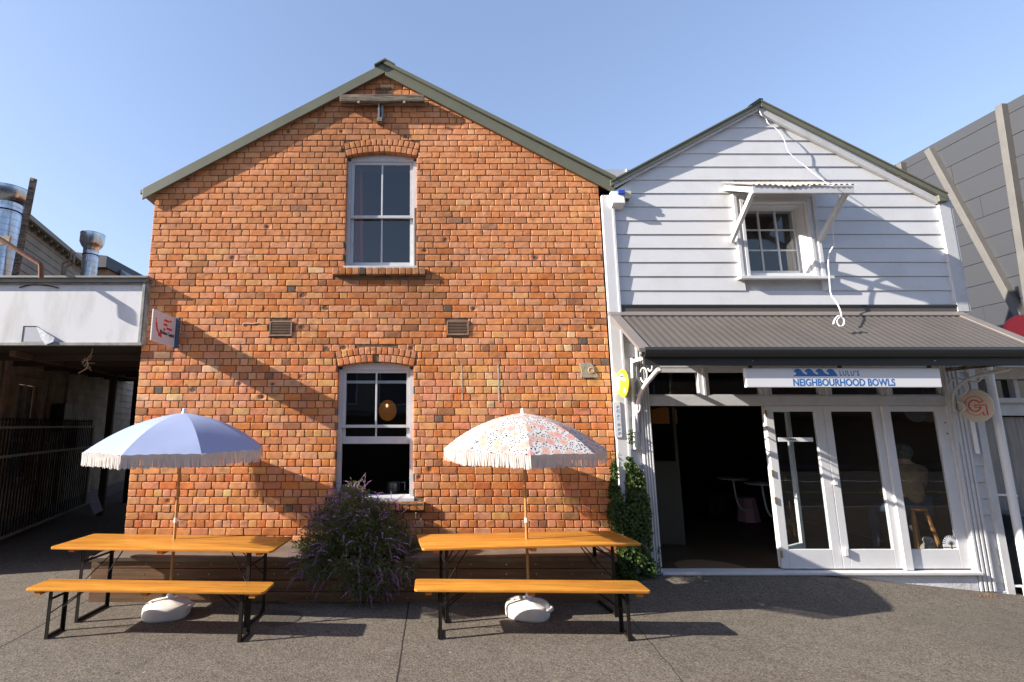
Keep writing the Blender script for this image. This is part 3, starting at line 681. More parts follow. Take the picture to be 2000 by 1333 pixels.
# window hood
HD = thing('window_hood', 'small white window hood of corrugated iron on timber struts above the nine-pane window', 'awning', (5.2, 6.97, 5.3))
xa, xb = 4.46, 5.86; zf, zk = 5.235, 5.585; yf, yk = 6.35, 6.97
mb = MB(); n = 110; vs_ = []
for j, (y, z) in enumerate(((yf-.03, zf-.012), ((yf+yk)/2, (zf+zk)/2-.004), (yk, zk))):
    for i in range(n+1):
        x = xa + (xb-xa)*i/n; h = .011*math.sin(i/n*2*math.pi*19); sag = -.02*math.exp(-((i/n-.35)/.12)**2) if j == 0 else 0
        vs_.append((x, y, z+h+sag))
m_ = len(vs_); vs_ += [(x, y, z-.004) for x, y, z in vs_]
fs = [(j*(n+1)+i, j*(n+1)+i+1, (j+1)*(n+1)+i+1, (j+1)*(n+1)+i) for j in range(2) for i in range(n)]
fs += [tuple(m_+k for k in f_)[::-1] for f_ in fs] + [(i, m_+i, m_+i+1, i+1) for i in range(n)]
mb.add(vs_, fs).build('roof_sheet', mat('faded_hood_iron', (.42, .37, .34), .6, c2=(.30, .24, .21), scale=6), HD)
for x in (4.51, 5.78):
    MB().bar((x, 6.97, zk-.09), (x, yf+.0, zf-.075), .045, .07).build('rafter', M['white'], HD, bev=.004)
    MB().bar((x+.001, 6.96, 4.66), (x+.001, yf+.06, zf-.09), .05, .065).build('strut', M['white'], HD, bev=.004)
MB().box((4.47, yf-.012, zf-.125), (5.83, yf+.02, zf-.03)).build('front_board', M['white_old'], HD, bev=.003)

# alarm box + camera box
AL = thing('alarm_box', 'white wedge alarm box with small blue lamp at the upper left of the weatherboards', 'alarm', tuple(P(1206, 393, 6.95)))
a = P(1193, 408, 6.93); b = P(1217, 376, 6.93)
y0_, y1_ = 6.86, 6.97; xx0, xx1 = a.x+.01, b.x-.01
mb = MB().add([(xx0, y0_, a.z+.06), (xx1, y0_, a.z+.06), (xx1, y1_, a.z-.0), (xx0, y1_, a.z), (xx0, y0_+.03, b.z), (xx1, y0_+.03, b.z), (xx1, y1_, b.z), (xx0, y1_, b.z)],
  [(0,3,2,1),(4,5,6,7),(0,1,5,4),(1,2,6,5),(2,3,7,6),(3,0,4,7)]); mb.build('housing', M['pvc'], AL, bev=.004)
MB().box((xx0+.085, 6.845, b.z-.055), (xx1+.002, 6.885, b.z-.002)).build('strobe', mat('blue_lens', (.03, .08, .5), .2), AL, bev=.004)
CB = thing('junction_box', 'small cream junction box beside the alarm box', 'junction box', tuple(P(1223, 386, 6.95)))
a = P(1218, 390, 6.93); b = P(1230, 376, 6.93)
MB().box((a.x, 6.88, a.z), (b.x, 6.98, b.z)).build('box', mat('cream_plastic', (.60, .56, .42), .5), CB, bev=.004)
MB().lathe([(.02, -.03), (.02, .0)], ((a.x+b.x)/2, 6.92, a.z), 10).build('cable_gland', M['dark_gutter'], CB)

# hanging white cord
CD = thing('hanging_cable', 'loose white cord hanging down the weatherboard gable past the small window', 'cord', tuple(P(1600, 400, 6.9)))
pts = [P(x, y, Y) for x, y, Y in ((1483,216,6.93),(1488,226,6.9),(1496,232,6.93),(1500,241,6.9),(1516,252,6.9),(1530,270,6.88),(1537,290,6.88),(1547,304,6.89),(1576,328,6.88),(1600,347,6.75),(1618,360,6.36),(1633,366,6.30),(1636,380,6.4),(1630,420,6.6),(1627,455,6.75),(1630,478,6.8),(1620,495,6.82),(1618,515,6.83),(1620,545,6.83),(1623,575,6.8),(1633,590,6.7),(1641,606,6.6),(1644,620,6.5))]
def smooth_pts(pts, n=5):
    out = []
    for i in range(len(pts)-1):
        p0 = pts[max(i-1, 0)]; p1 = pts[i]; p2 = pts[i+1]; p3 = pts[min(i+2, len(pts)-1)]
        for k in range(n):
            t = k/n; out.append(.5*((2*p1)+(p2-p0)*t+(2*p0-5*p1+4*p2-p3)*t*t+(3*p1-p0-3*p2+p3)*t**3))
    return out + [pts[-1]]
MB().tube(smooth_pts(pts[:10]), .0062, 6).tube(smooth_pts(pts[9:16]), .003, 6).tube(smooth_pts(pts[15:]), .009, 6).build('cord', M['pvc'], CD, smooth=80)
pts = [P(x, y, 6.38) for x, y in ((1644,620),(1637,618),(1630,626),(1628,634))]
pts2 = [P(x, y, 6.38) for x, y in ((1640,620),(1634,628),(1641,638),(1648,634),(1648,624),(1642,619))]
MB().tube(smooth_pts(pts), .011, 6).tube(smooth_pts(pts2), .011, 6).build('coil', M['pvc'], CD, smooth=80)

# ---- shopfront ----
Zs = .17; Zh = P(1500, 793).z; Zt0 = P(1300, 776).z; Zt1 = P(1300, 716).z
XO0 = 3.155; XA, XB_, XC, XD = 4.755, 5.555, 6.34, 6.445; XE = 7.235
mb = MB()
mb.box((XO0, 6.975, Zh), (XE, 7.10, Zt0+.02)); mb.box((XO0, 6.985, Zt1-.02), (XE, 7.10, zb0-.3))
fr = mb.build('door_frame', M['white_frame'], WB, bev=.004)
# transom windows
gl = [(1266,1364),(1384,1483),(1505,1598),(1622,1717),(1740,1834)]
gl = [(P(a, 750).x, P(b, 750).x) for a, b in gl]; gz0_, gz1_ = P(1300, 771).z, P(1300, 728).z
edges = [XO0] + [(gl[i][1]+gl[i+1][0])/2 for i in range(4)] + [XE]
for i, (a, b) in enumerate(gl):
    mb = MB(); e0, e1 = edges[i]+.014, edges[i+1]-.014
    mb.box((e0, 6.99, Zt0+.022), (a, 7.06, Zt1-.022)).box((b, 6.99, Zt0+.022), (e1, 7.06, Zt1-.022)).box((a, 6.99, Zt0+.022), (b, 7.06, gz0_)).box((a, 6.99, gz1_), (b, 7.06, Zt1-.022))
    t_ = mb.build('transom_window', M['white_frame'], WB, bev=.006)
    MB().add([(a, 7.03, gz0_), (b, 7.03, gz0_), (b, 7.03, gz1_), (a, 7.03, gz1_)], [(0,1,2,3)]).build('pane', M['glass'], t_)
for e in edges[1:-1]: MB().box((e-.0139, 6.97, Zt0+.0205), (e+.0139, 7.09, Zt1-.0205)).build('mullion', M['white_frame'], fr)
# fluted pilasters
def pilaster(xa, xb, zb, zt, y=6.96):
    mb = MB(); w_ = xb-xa; mb.box((xa, y, zb), (xb, 7.05, zt))
    n = 4
    for i in range(n):
        c = xa + w_*(i+.5)/n; mb.box((c-w_/n*.3, y-.02, zb), (c+w_/n*.3, y, zt))
    mb.box((xa-.005, y-.025, zt-.06), (xb+.005, y+.01, zt+.002))
    return mb.build('pilaster', M['white_old'], WB, bev=.006)
pilaster(3.01, XO0, .06, zb0-.31); pilaster(XE, 7.46, -.08, zb0-.31)
# lower side weatherboards (both sides of the shopfront)
for (a, b) in ((WX0-.02, 3.008), (7.462, 7.62)):
    mb = MB(); z = -.2
    while z < zb0-.35:
        if a < 4 and z < 0.05: z += pitch; continue
        mb.add([(a, 6.982, z+.004), (b, 6.982, z+.004), (b, 6.998, z+pitch), (a, 6.998, z+pitch), (a, 7.03, z+.004), (b, 7.03, z+.004), (b, 7.03, z+pitch), (a, 7.03, z+pitch)],
               [(0,1,2,3), (0,4,5,1), (4,7,6,5), (3,2,6,7), (0,3,7,4), (1,5,6,2)])
        z += pitch
    mb.box((a-.03, 7.031, -.4), (b+.09, 7.15, zb0-.301)); mb.build('weatherboard_wall', M['white_old'], WB)
MB().box((7.60, 6.955, -.35), (7.70, 7.02, zb0-.33)).build('corner_board', M['white_old'], WB, bev=.003)
# pipes
mb = MB().tube([P(1234, 700, 6.93), P(1241, 878, 6.93)], .022, 10); mb.build('conduit', M['pvc'], WB, smooth=40)
mb = MB().tube([(7.50, 6.93, 2.6), (7.50, 6.93, 1.66)], .025, 10); mb.build('conduit', M['pvc'], WB, smooth=40)
DP = thing('downpipe', 'white plastic downpipe at the right-hand corner of the shop', 'pipe', (7.83, 6.93, -.25))
xp, yp = 7.84, 6.92
MB().tube([(xp, yp, 3.2), (xp, yp, -.02)], .045, 16).build('pipe', M['pvc'], DP, smooth=40)
MB().tube([(xp, yp, -.02), (xp, yp, -.24)], .058, 16).build('socket', M['pvc'], DP, smooth=40)
for z in (1.12, -.02):
    MB().tube([(xp, yp, z-.012), (xp, yp, z+.012)], .053 if z > 0 else .064, 16).box((7.66, 6.96, z-.012), (xp, 6.985, z+.012)).build('pipe_clip', M['pvc'], DP, smooth=40)
# sill and plinth
mb = MB().prism([(XO0-.02, 6.90, Zs-.045), (XO0-.02, 7.085, Zs-.045), (XO0-.02, 7.085, Zs-.004), (XO0-.02, 6.90, Zs-.01)], (XE-XO0+.06, 0, 0)); mb.build('threshold', M['white_old'], WB, bev=.008)
pm = mat('painted_concrete', (.62, .62, .64), .85, c2=(.45, .44, .42), scale=6, bump=.9, bscale=22, thr=(.5, .75))
mb = MB().box((XO0-.1, 6.95, -.4), (XE, 7.3, Zs-.046)).box((XE, 6.962, -.5), (7.62, 7.3, -.081)); mb.build('plinth', pm, WB, bev=.01)
# doors
def door(name, origin, ang, wdt, rails=True, closed=True, st=.10, botr=.24, topr=.075, gx=None):
    """leaf from origin going +x rotated by ang (into the shop)"""
    ca, sa = math.cos(ang), math.sin(ang)
    def T(x, y, z): return (origin[0] + x*ca - y*sa, origin[1] + x*sa + y*ca, z)
    zb, zt = Zs+.012, Zh-.004
    a, b = gx or (st, wdt-st)
    def bx(mb, x0, y0, z0, x1, y1, z1):
        v = [T(x, y, z) for z in (z0, z1) for (x, y) in ((x0, y0), (x1, y0), (x1, y1), (x0, y1))]
        mb.add(v, [(0,3,2,1),(4,5,6,7),(0,1,5,4),(1,2,6,5),(2,3,7,6),(3,0,4,7)])
    mb = MB(); bx(mb, 0, 0, zb, a, .042, zt); bx(mb, b, 0, zb, wdt, .042, zt); bx(mb, a, 0, zb, b, .042, zb+botr); bx(mb, a, 0, zt-topr, b, .042, zt)
    d = mb.build(name, M['white'], WB, bev=.006)
    MB().add([T(a, .02, zb+botr), T(b, .02, zb+botr), T(b, .02, zt-topr), T(a, .02, zt-topr)], [(0,1,2,3)]).build('pane', M['glass'], d)
    return d
yD = 7.0
dA = door('door', (XA, yD, 0), 0, XB_-XA-.004, gx=(4.862-XA, 5.43-XA))
dB = door('door', (XB_, yD, 0), 0, XC-XB_-.002, gx=(5.66-XB_, 6.245-XB_))
door('door', (XA+.03, yD+.055, 0), R(31), .72, st=.085)
mb = MB().box((XC, 6.965, Zs), (XD, 7.09, Zh)); mb.build('door_post', M['white'], WB, bev=.004)
dC = door('fixed_window', (XD, yD, 0), 0, XE-XD, gx=(.012, 7.10-XD))
# hardware
mb = MB()
for z in (.32, 1.0, 1.35, 2.15): mb.box((XA-.012, 6.985, z), (XA+.012, 7.0, z+.09))
mb.build('hinge', mat('brass', (.45, .33, .15), .4, metal=.7), dA, bev=.002)
for (px, py) in ((1631, 940), (1652, 1078)):
    q = P(px, py, 6.98); MB().box((q.x-.022, 6.962, q.z-.05), (q.x+.022, 6.999, q.z+.05)).build('latch', M['pvc'], dB, bev=.004)
q0 = P(1521, 863, 6.99); q1 = P(1588, 855, 6.99)
sg = MB().box((q0.x, 6.995, q0.z), (q1.x, 6.999, q1.z)).build('open_sign', M['sign_white'], dA)
text('OPEN', .045, frameM(((q0.x*1.5+q1.x*.9)/2.4, 6.9945, (q0.z+q1.z)/2), (1,0,0), (0,0,1)), M['black'], sg)
if 0: text('/', .05, frameM((q0.x+.035, 6.9945, (q0.z+q1.z)/2), (1,0,0), (0,0,1)), M['black'], sg)
# sunburst sticker
c = P(1859, 1064, 7.01); mb = MB()
for i in range(13):
    t = math.pi*i/12; d1 = Vector((math.cos(t), 0, math.sin(t)))
    mb.bar(Vector((c.x, 7.012, c.z)) + d1*.03, Vector((c.x, 7.012, c.z)) + d1*.115, .016, .002, up=(0,1,0))
for i in range(3):
    for s in (-1, 1):
        for k in range(3): mb.box((c.x + s*(.012+.036*k), 7.011, c.z-.03-.034*i), (c.x + s*(.043+.036*k), 7.013, c.z-.008-.034*i))
mb.build('sunburst_sticker', M['sign_white'], dC)
# round sticker at the top of the fixed window
c = P(1788, 800, 7.012); pts = [(c.x+.17*math.cos(t), 7.012, c.z-.005-.17*math.sin(t)) for t in np.linspace(0.03, math.pi-.03, 18)]
MB().prism(pts, (0, .002, 0)).build('round_sticker', mat('dark_sticker', (.03, .028, .025), .5), dC)
for (py) in (826, 847):
    q = P(1846 + (py-826)*.2, py, 6.95)
    MB().lathe([(.008, -.012), (.008, .0)], (q.x, 6.955, q.z), n=8, axis='y').build('bolt', M['black_metal'], WB)

# interior
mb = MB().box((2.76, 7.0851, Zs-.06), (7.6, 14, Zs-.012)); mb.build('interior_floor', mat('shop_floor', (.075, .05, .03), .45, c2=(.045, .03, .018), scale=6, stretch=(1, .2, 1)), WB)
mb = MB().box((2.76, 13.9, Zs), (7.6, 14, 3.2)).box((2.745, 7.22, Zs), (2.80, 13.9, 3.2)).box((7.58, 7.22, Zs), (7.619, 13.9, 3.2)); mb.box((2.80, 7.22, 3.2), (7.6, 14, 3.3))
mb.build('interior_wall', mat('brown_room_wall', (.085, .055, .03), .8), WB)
a = P(1275, 986, 8.4); b = P(1333, 986, 8.4)
mb = MB().box((2.81, 8.4, Zs), (b.x, 8.5, 1.45)).box((P(1320, 900, 8.4).x, 8.4, 1.45), (b.x, 8.5, 3.1)); mb.box((2.81, 8.36, 1.42), (P(1316, 888, 8.4).x, 8.6, 1.46)); mb.build('partition', M['room_wall'], WB)
mt = thing('door_mat', 'half-round brown door mat just inside the open doorway', 'mat', (G(1380, 1104, Zs).x, 7.10, Zs-.011))
_a = np.linspace(0, math.pi, 30); MB().prism([(mt.location.x+.45*math.cos(a), 7.10+.42*math.sin(a), Zs-.011) for a in _a], (0, 0, .009)).build('mat', mat('coir', (.17, .10, .05), .95, c2=(.11, .065, .03), scale=40), mt)
# pendant shade over the bar
q = P(1297, 812, 8.9); PL = thing('pendant_lamp', 'dim amber ribbed pendant shade behind the left side of the doorway', 'lamp', tuple(q))
ps = mat('amber_shade', (.05, .022, .009), .9); ps.node_tree.nodes['Principled BSDF'].inputs['Emission Color'].default_value = (1, .35, .08, 1); ps.node_tree.nodes['Principled BSDF'].inputs['Emission Strength'].default_value = .008
MB().lathe([(.19, -.14), (.2, -.13), (.2, .10), (.05, .14)], q, 40).build('shade', ps, PL); MB().tube([(q.x, q.y, q.z+.14), (q.x, q.y, 3.19)], .004, 5).build('cord', M['black_metal'], PL)
# cafe tables
tm = mat('pale_table', (.50, .53, .52), .4); 
def cafe_table(px, py, Y, lab):
    q = P(px, py, Y); t = thing('cafe_table', lab, 'table', (q.x, Y, Zs-.012), 'small round tables inside the shop')
    z = q.z
    MB().lathe([(.25, z-.02), (.26, z-.01), (.25, z)], (q.x, Y, 0), 32).build('table_top', tm, t)
    MB().tube(smooth_pts([Vector((q.x, Y, z-.02)), Vector((q.x+.02, Y, z-.25)), Vector((q.x+.05, Y, z-.45)), Vector((q.x+.12, Y, z-.56)), Vector((q.x+.3, Y+.1, z-.58))]), .016, 8).build('leg', tm, t, smooth=60)
cafe_table(1431, 934, 9.6, 'round pale cafe table farther into the shop, left of the other one')
cafe_table(1487, 944, 9.0, 'round pale cafe table nearest the open folding door')
SQ = thing('banquette', 'dark padded wall seat with back cushion behind the cafe tables', 'seat', (5.6, 10.2, Zs))
MB().box((6.2, 10.9, Zs-.01), (7.5, 11.6, .62)).build('seat', mat('brown_vinyl', (.07, .03, .02), .5), SQ, bev=.02)
q = P(1468, 925, 11.2); MB().box((q.x-.25, 11.2, q.z-.25), (q.x+.28, 11.35, q.z+.25)).build('cushion', mat('dark_cushion', (.02, .018, .016), .9), SQ, bev=.05)
MB().box((6.0, 10.9, Zs-.01), (6.2, 11.6, .60)).build('end_panel', M['dark_floor'], SQ)
q = G(1462, 1018, Zs); ST = thing('pink_stool', 'pink faceted stool standing on the dark floor inside the shop', 'stool', tuple(q))
MB().lathe([(.21, 0), (.155, .44), (.15, .45)], q, 8).build('body', mat('pink_paint', (.55, .30, .33), .6), ST)

# ---------------- CANOPY ----------------
CP = thing('shop_canopy', 'grey-brown corrugated canopy with dark gutter over the shopfront', 'canopy', (5.2, 7.0, 3.0))
kx0, kx1 = 2.67, 7.66; yb, zb_ = 6.97, P(1500, 612, 6.97).z; yg, zg = 6.06, P(1500, 683, 6.06).z
n = 4*48; vs_ = []; rows = 6
for j in range(rows+1):
    t = j/rows; y = yb + (yg-yb)*t; z = zb_ + (zg-zb_)*t - .0*math.sin(math.pi*t)
    for i in range(n+1):
        x = kx0+.12 + (kx1-kx0-.24)*i/n; h = .0065*math.cos(i/4*2*math.pi)
        vs_.append((x, y, z+h))
fs = [(j*(n+1)+i, j*(n+1)+i+1, (j+1)*(n+1)+i+1, (j+1)*(n+1)+i) for j in range(rows) for i in range(n)]
m_ = len(vs_); vs_ += [(x, y, z-.006) for x, y, z in vs_]; fs += [tuple(m_+k for k in f_)[::-1] for f_ in fs]
MB().add(vs_, fs).build('roof_sheet', M['grey_roof'], CP, smooth=50)
mb = MB()
for (a, b) in ((kx0-.01, kx0+.13), (kx1-.13, kx1+.01)):
    mb.prism([(a, yb, zb_+.018), (b, yb, zb_+.018), (b, yg-.01, zg+.018), (a, yg-.01, zg+.018)], (0, 0, -.05))
mb.prism([(kx0-.01, yb, zb_+.03), (kx1+.01, yb, zb_+.03), (kx1+.01, yb-.10, zb_-.045), (kx0-.01, yb-.10, zb_-.045)], (0, 0, -.014))
mb.build('edge_flashing', mat('canopy_flashing', (.20, .175, .16), .5, c2=(.17, .15, .14), scale=3), CP, bev=.004)
MB().box((WX0+.02, 6.955, zb_+.0), (7.60, 7.02, zb0-.004)).build('wall_flashing', M['grey_roof'], CP)
MB().box((WX0+.02, 6.945, zb0-.03), (7.60, 7.0, zb0+.0)).build('wall_trim', M['dark_gutter'], CP)
mb = MB(); g0 = yg-.11
prof = [(g0, zg+.015), (g0-.012, zg-.02), (g0, zg-.055), (g0+.02, zg-.10), (yg+.0, zg-.10), (yg+.0, zg-.0), (yg-.006, zg-.0), (yg-.006, zg-.09), (g0+.025, zg-.09), (g0+.01, zg-.05), (g0+.006, zg+.01)]
mb.prism([(kx0+.02, y, z) for y, z in prof], (kx1-kx0-.0, 0, 0)); mb.build('gutter', M['dark_gutter'], CP)
zf_ = zg-.10
MB().box((kx0+.03, yg-.04, zf_-.10), (kx1, yg+.0, zf_+.0)).build('fascia_board', M['dark_gutter'], CP, bev=.003)
mb = MB()
for px in (1470, 1900): 
    q = P(px, 705, 6.0); 
for px in (1470, 1826):
    q = P(px, 705, yg-.045); MB().lathe([(.009, -.008), (.011, .0)], (q.x, yg-.041, q.z), n=10, axis='y').build('bolt', M['galv'], CP)
MB().prism([(kx0+.03, yb, zb_-.05), (kx1-.03, yb, zb_-.05), (kx1-.03, yg+.01, zg-.05), (kx0+.03, yg+.01, zg-.05)], (0, 0, -.015)).build('soffit', mat('soffit_boards', (.28, .26, .23), .8), CP)
mb = MB()
for i in range(7):
    x = kx0+.15+(kx1-kx0-.3)*i/6; mb.bar((x, yb, zb_-.10), (x, yg+.02, zg-.10), .045, .07)
mb.build('rafters', M['white_old'], CP)
# brackets
def bracket(x, nm='bracket'):
    zl = zf_-.03
    zl = zl + (.11 if x < 4 else 0)
    b = MB().bar((x, 6.96, zl-.02), (x, yg-.03, zl-.02), .05, .045).build(nm, M['white_old'] if x < 4 else M['old_wood'], CP)
    zo = 0 if x < 4 else .27
    pts = smooth_pts([Vector((x, 6.95, 1.95+zo)), Vector((x, 6.93, 2.15+zo)), Vector((x, 6.84, 2.36+zo*.7)), Vector((x, 6.66, 2.52+zo*.5)), Vector((x, 6.4, 2.64+zo*.2)), Vector((x, 6.2, 2.72))])
    MB().tube(pts, .028 if x < 4 else .018, 8).build('strut', M['white'], b, smooth=60)
    mb = MB()
    def ring(y, z, r, a0=0, a1=2*math.pi, n=28):
        mb.tube([(x, y + r*math.cos(a), z + r*math.sin(a)) for a in np.linspace(a0, a1, n)], .011, 6)
    ring(6.84, 2.55, .115, -.3, 5.2); ring(6.62, 2.69, .095, .5, 6.0); ring(6.87, 2.28, .07, 1.3, 6.5); ring(6.42, 2.78, .06, .5, 6.0)
    mb.bar((x, 6.955, 1.8), (x, 6.955, 2.7), .03, .012)
    mb.build('scroll', M['white'], b, smooth=60)
bracket(2.95); bracket(7.30)

# ---------------- SIGNS ----------------
S1 = thing('shop_sign', 'long white hanging sign reading LULU\'S NEIGHBOURHOOD BOWLS with blue waves, under the canopy gutter', 'sign', (5.1, 6.1, 2.6))
yS = yg + .02; a = P(1462, 757, yS); b = P(1832, 718, yS); sb = P(1462, 720, yS)
za, zbb = P(1600, 757, yS).z, P(1600, 719, yS).z
sp_ = MB().box((a.x-.02, yS, za), (b.x+.015, yS+.05, zbb)).build('panel', M['sign_white'], S1, bev=.008)
mb = MB()
for px in (1466, 1641, 1816):
    q = P(px, 715, yS+.01); mb.box((q.x-.02, yS+.012, zbb-.01), (q.x+.02, yS+.03, zf_-.02))
mb.build('hanger', M['dark_gutter'], S1)
def SP(px, py): return P(px, py, yS-.002)
t0, t1 = SP(1549, 747), SP(1748, 747)
text('NEIGHBOURHOOD BOWLS', .118, frameM(((t0.x+t1.x)/2, yS-.0006, SP(1600, 748).z), (1,0,0), (0,0,1)), M['blue'], sp_, offset=.003, width=t1.x-t0.x, extrude=.0007)
t0, t1 = SP(1640, 730), SP(1678, 730)
text("LULU'S", .085, frameM(((t0.x+t1.x)/2, yS-.0006, SP(1600, 730).z), (1,0,0), (0,0,1)), M['blue'], sp_, offset=.0022, extrude=.0007, spacing=1.25, width=t1.x-t0.x)
mb = MB(); bx0, bx1 = SP(1550, 734).x, SP(1635, 734).x; bz = SP(1600, 735.2).z; wv_ = (bx1-bx0)/4
for i in range(4):
    x = bx0 + i*wv_ ; k = wv_; last = i == 3
    pts = [(0, 0), (.0, .06), (.14, .14), (.26, .26), (.27, .42), (.18, .52), (.06, .50), (.10, .70), (.26, .88), (.50, .94), (.72, .82), (.84, .56), (.96, .34), (1.14, .26) if not last else (1.04, .1), (1.14, 0) if not last else (1.08, 0)]
    mb.prism([(x + u*k, yS-.0014, bz + v*k*.74) for u, v in pts], (0, .0012 - i*.0001, 0))
    mb.lathe([(.004, 0), (.004, .002)], (x+.02*k, yS-.0016, bz+.68*k), n=8, axis='y')
mb.build('wave_logo', M['blue'], sp_)

S2 = thing('blade_sign', 'white blade sign with red arrow reading Motion Capital, jutting from the brick wall', 'sign', (-3.3, 6.98, 3.4))
xq = P(344, 650, 6.98).x
zt_in = P(352, 620, 6.97).z; zb_in = P(345, 679, 6.97).z
def BQ(px, py):
    d = ray(px, py); t = xq / d.x; return Vector((xq, d.y*t, H + d.z*t))
o1, o2 = BQ(300, 603), BQ(294, 664)
yo = (o1.y+o2.y)/2; zt_, zb2 = (o1.z + BQ(341, 622).z)/2, (o2.z + BQ(337, 679).z)/2
yi = 6.985
mb = MB().box((xq-.012, yo, zb2), (xq+.012, yi-.05, zt_)); pan = mb.build('panel', mat('blade_panel', (.62, .58, .60), .4), S2, bev=.008)
MB().box((xq-.03, yi-.06, zb2-.01), (xq+.05, yi, zt_+.01)).build('mount', mat('blue_grey_steel', (.06, .10, .15), .45), S2, bev=.003)
hh = zt_-zb2; ww = yi-.05-yo
def BT(u, v): return (xq+.0125, yo + ww*u, zb2 + hh*v)   # u from outer edge towards the wall
mb = MB()
def bl(u0, v0, u1, v1, sk=0): mb.prism([BT(u0, v0), BT(u1, v0), BT(u1+sk, v1), BT(u0+sk, v1)], (.003, 0, 0))
bl(.44, .74, .66, .81, .02); bl(.70, .78, .78, .84); bl(.44, .60, .60, .67); bl(.58, .50, .82, .57); bl(.44, .44, .52, .51)
ar = [(.10, .62), (.16, .62), (.18, .48), (.24, .36), (.30, .30), (.34, .36), (.40, .18), (.22, .22), (.26, .27), (.17, .36), (.12, .48)]
mb.prism([BT(u, v) for u, v in ar], (.003, 0, 0)); bl(.09, .65, .14, .68); bl(.09, .71, .14, .74)
mb.build('red_mark', M['red'], pan)
text('Motion Capital', .075, frameM(Vector(BT(.62, .36)) + Vector((.002, 0, 0)), (0, 1, 0), (0, 0, 1)), M['black'], pan, width=ww*.62)

S3 = thing('yellow_sign', 'oval-looking round yellow sign on the corner board left of the shop', 'sign', (2.7, 6.8, 2.6))
xq3 = 2.74; c = (xq3, 6.80, P(1216, 749, 6.8).z)
ym = mat('yellow_panel', (.80, .72, .03), .4)
y3 = MB().lathe([(.185, -.008), (.188, -.005), (.188, .005), (.185, .008)], c, 48, axis='x').build('disc', ym, S3)
mb = MB()
def YB(u, v, w_, h_, tilt=.18):
    p = []
    for (a, b) in ((-w_, -h_), (w_, -h_), (w_, h_), (-w_, h_)):
        p.append((xq3-.0105, c[1] - (u+a), c[2] + v + b + (a+u)*tilt*0 + tilt*(u+a)*-1))
    return p
mb.prism(YB(.0, .062, .14, .028), (.003, 0, 0)); mb.prism(YB(-.0, .115, .055, .024), (.003, 0, 0)); mb.build('black_label', M['black'], y3)
mb = MB(); 
for q_ in (YB(.0, .062, .13, .02), YB(0, .115, .047, .016), YB(.07, -.09, .03, .035), YB(-.11, -.08, .02, .018)): mb.prism([(x-.002, y, z) for x, y, z in q_], (.003, 0, 0))
mb.build('white_label', M['sign_white'], y3)
MB().box((xq3-.01, 6.9, c[2]-.08), (xq3+.01, 6.955, c[2]+.08)).build('bracket', M['pvc'], S3)

S4 = thing('acai_bar_sign', 'narrow vertical white sign reading ACAI BAR on the corner board', 'sign', tuple(P(1210, 820, 6.95)))
a = P(1205, 855, 6.93); b = P(1217, 785, 6.93)
p4 = MB().box((a.x-.02, 6.935, P(1210, 855, 6.93).z), (a.x+.075, 6.949, b.z)).build('panel', M['sign_white'], S4, bev=.002)
text('ACAI BAR', .050, frameM((a.x+.028, 6.9335, (P(1210, 855, 6.93).z+b.z)/2), (0, 0, -1), (1, 0, 0)), mat('pale_blue_lettering', (.25, .42, .60), .5), p4, spacing=1.5, width=.40)

S5 = thing('round_sign', 'round beige hanging sign with a red outlined letter G at the right of the shopfront', 'sign', (7.36, 6.72, 2.3))
c = (7.36, 6.72, P(1905, 793, 6.72).z)
p5 = MB().lathe([(.212, -.012), (.216, -.008), (.216, .008), (.212, .012)], c, 56, axis='x').build('disc', mat('beige_panel', (.62, .55, .46), .5), S5)
MB().box((7.352, 6.88, c[2]-.022), (7.368, 6.97, c[2]+.022)).build('arm', mat('beige_arm', (.48, .42, .36), .5), S5)
mb = MB(); gm = M['red']
def GP(r, t): return (c[0]-.0145, c[1] - 1.18*r*math.cos(t), c[2] + 1.18*r*math.sin(t))
def arc(r, a0, a1, n=26): return [GP(r, a) for a in np.linspace(a0, a1, n)]
A0, A1 = R(28), R(318)
mb.tube([Vector(p) for p in arc(.105, A0, A1)], .0035, 5).tube([Vector(p) for p in arc(.062, A0, R(350))], .0075, 5)
mb.tube([Vector(GP(.105, A0)), Vector(GP(.062, A0))], .006, 5)
def GX(u, v): return Vector((c[0]-.0145, c[1]-1.18*u, c[2]+1.18*v))
mb.tube([GX(.0, .005), GX(.115, .005), GX(.118, -.105), GX(.078, -.105), GX(.078, -.068)], .007, 5); mb.tube([GX(0, .005), GX(.0, -.02), GX(.06, -.02)], .005, 5)
mb.build('letter', gm, p5)
# ---------------- TIMBER PLANTER / BENCH ALONG THE WALL ----------------
PL_ = thing('timber_planter', 'long brown timber planter box running along the foot of the brick wall', 'planter', (-.8, 6.6, 0))
px0, px1 = -3.87, 2.30; yP = 6.29
mb = MB(); zz = [-.02, .115, .245, .375, .475]
mbs = []
for i in range(4):
    x = px0
    for L_ in ([3.05, 3.12] if i % 2 else [4.3, 1.87]):
        e = min(x+L_, px1)
        MB().box((x+.002, yP, zz[i]+.004), (e-.002, yP+.04, zz[i+1]-.004)).build('plank', M['wood_plank'], PL_, bev=.004); x = e
    MB().box((px0, yP+.041, zz[i]+.004), (px0+.04, 6.98, zz[i+1]-.004)).box((px1-.04, yP+.041, zz[i]+.004), (px1, 6.98, zz[i+1]-.004)).build('end_plank', M['wood_plank'], PL_, bev=.004)
MB().box((px0+.05, yP+.05, 0), (px1-.05, 6.97, .44)).build('soil', mat('soil', (.03, .022, .015), .95), PL_)
bx0, bx1 = G(598, 1085, .5).x, G(800, 1085, .5).x
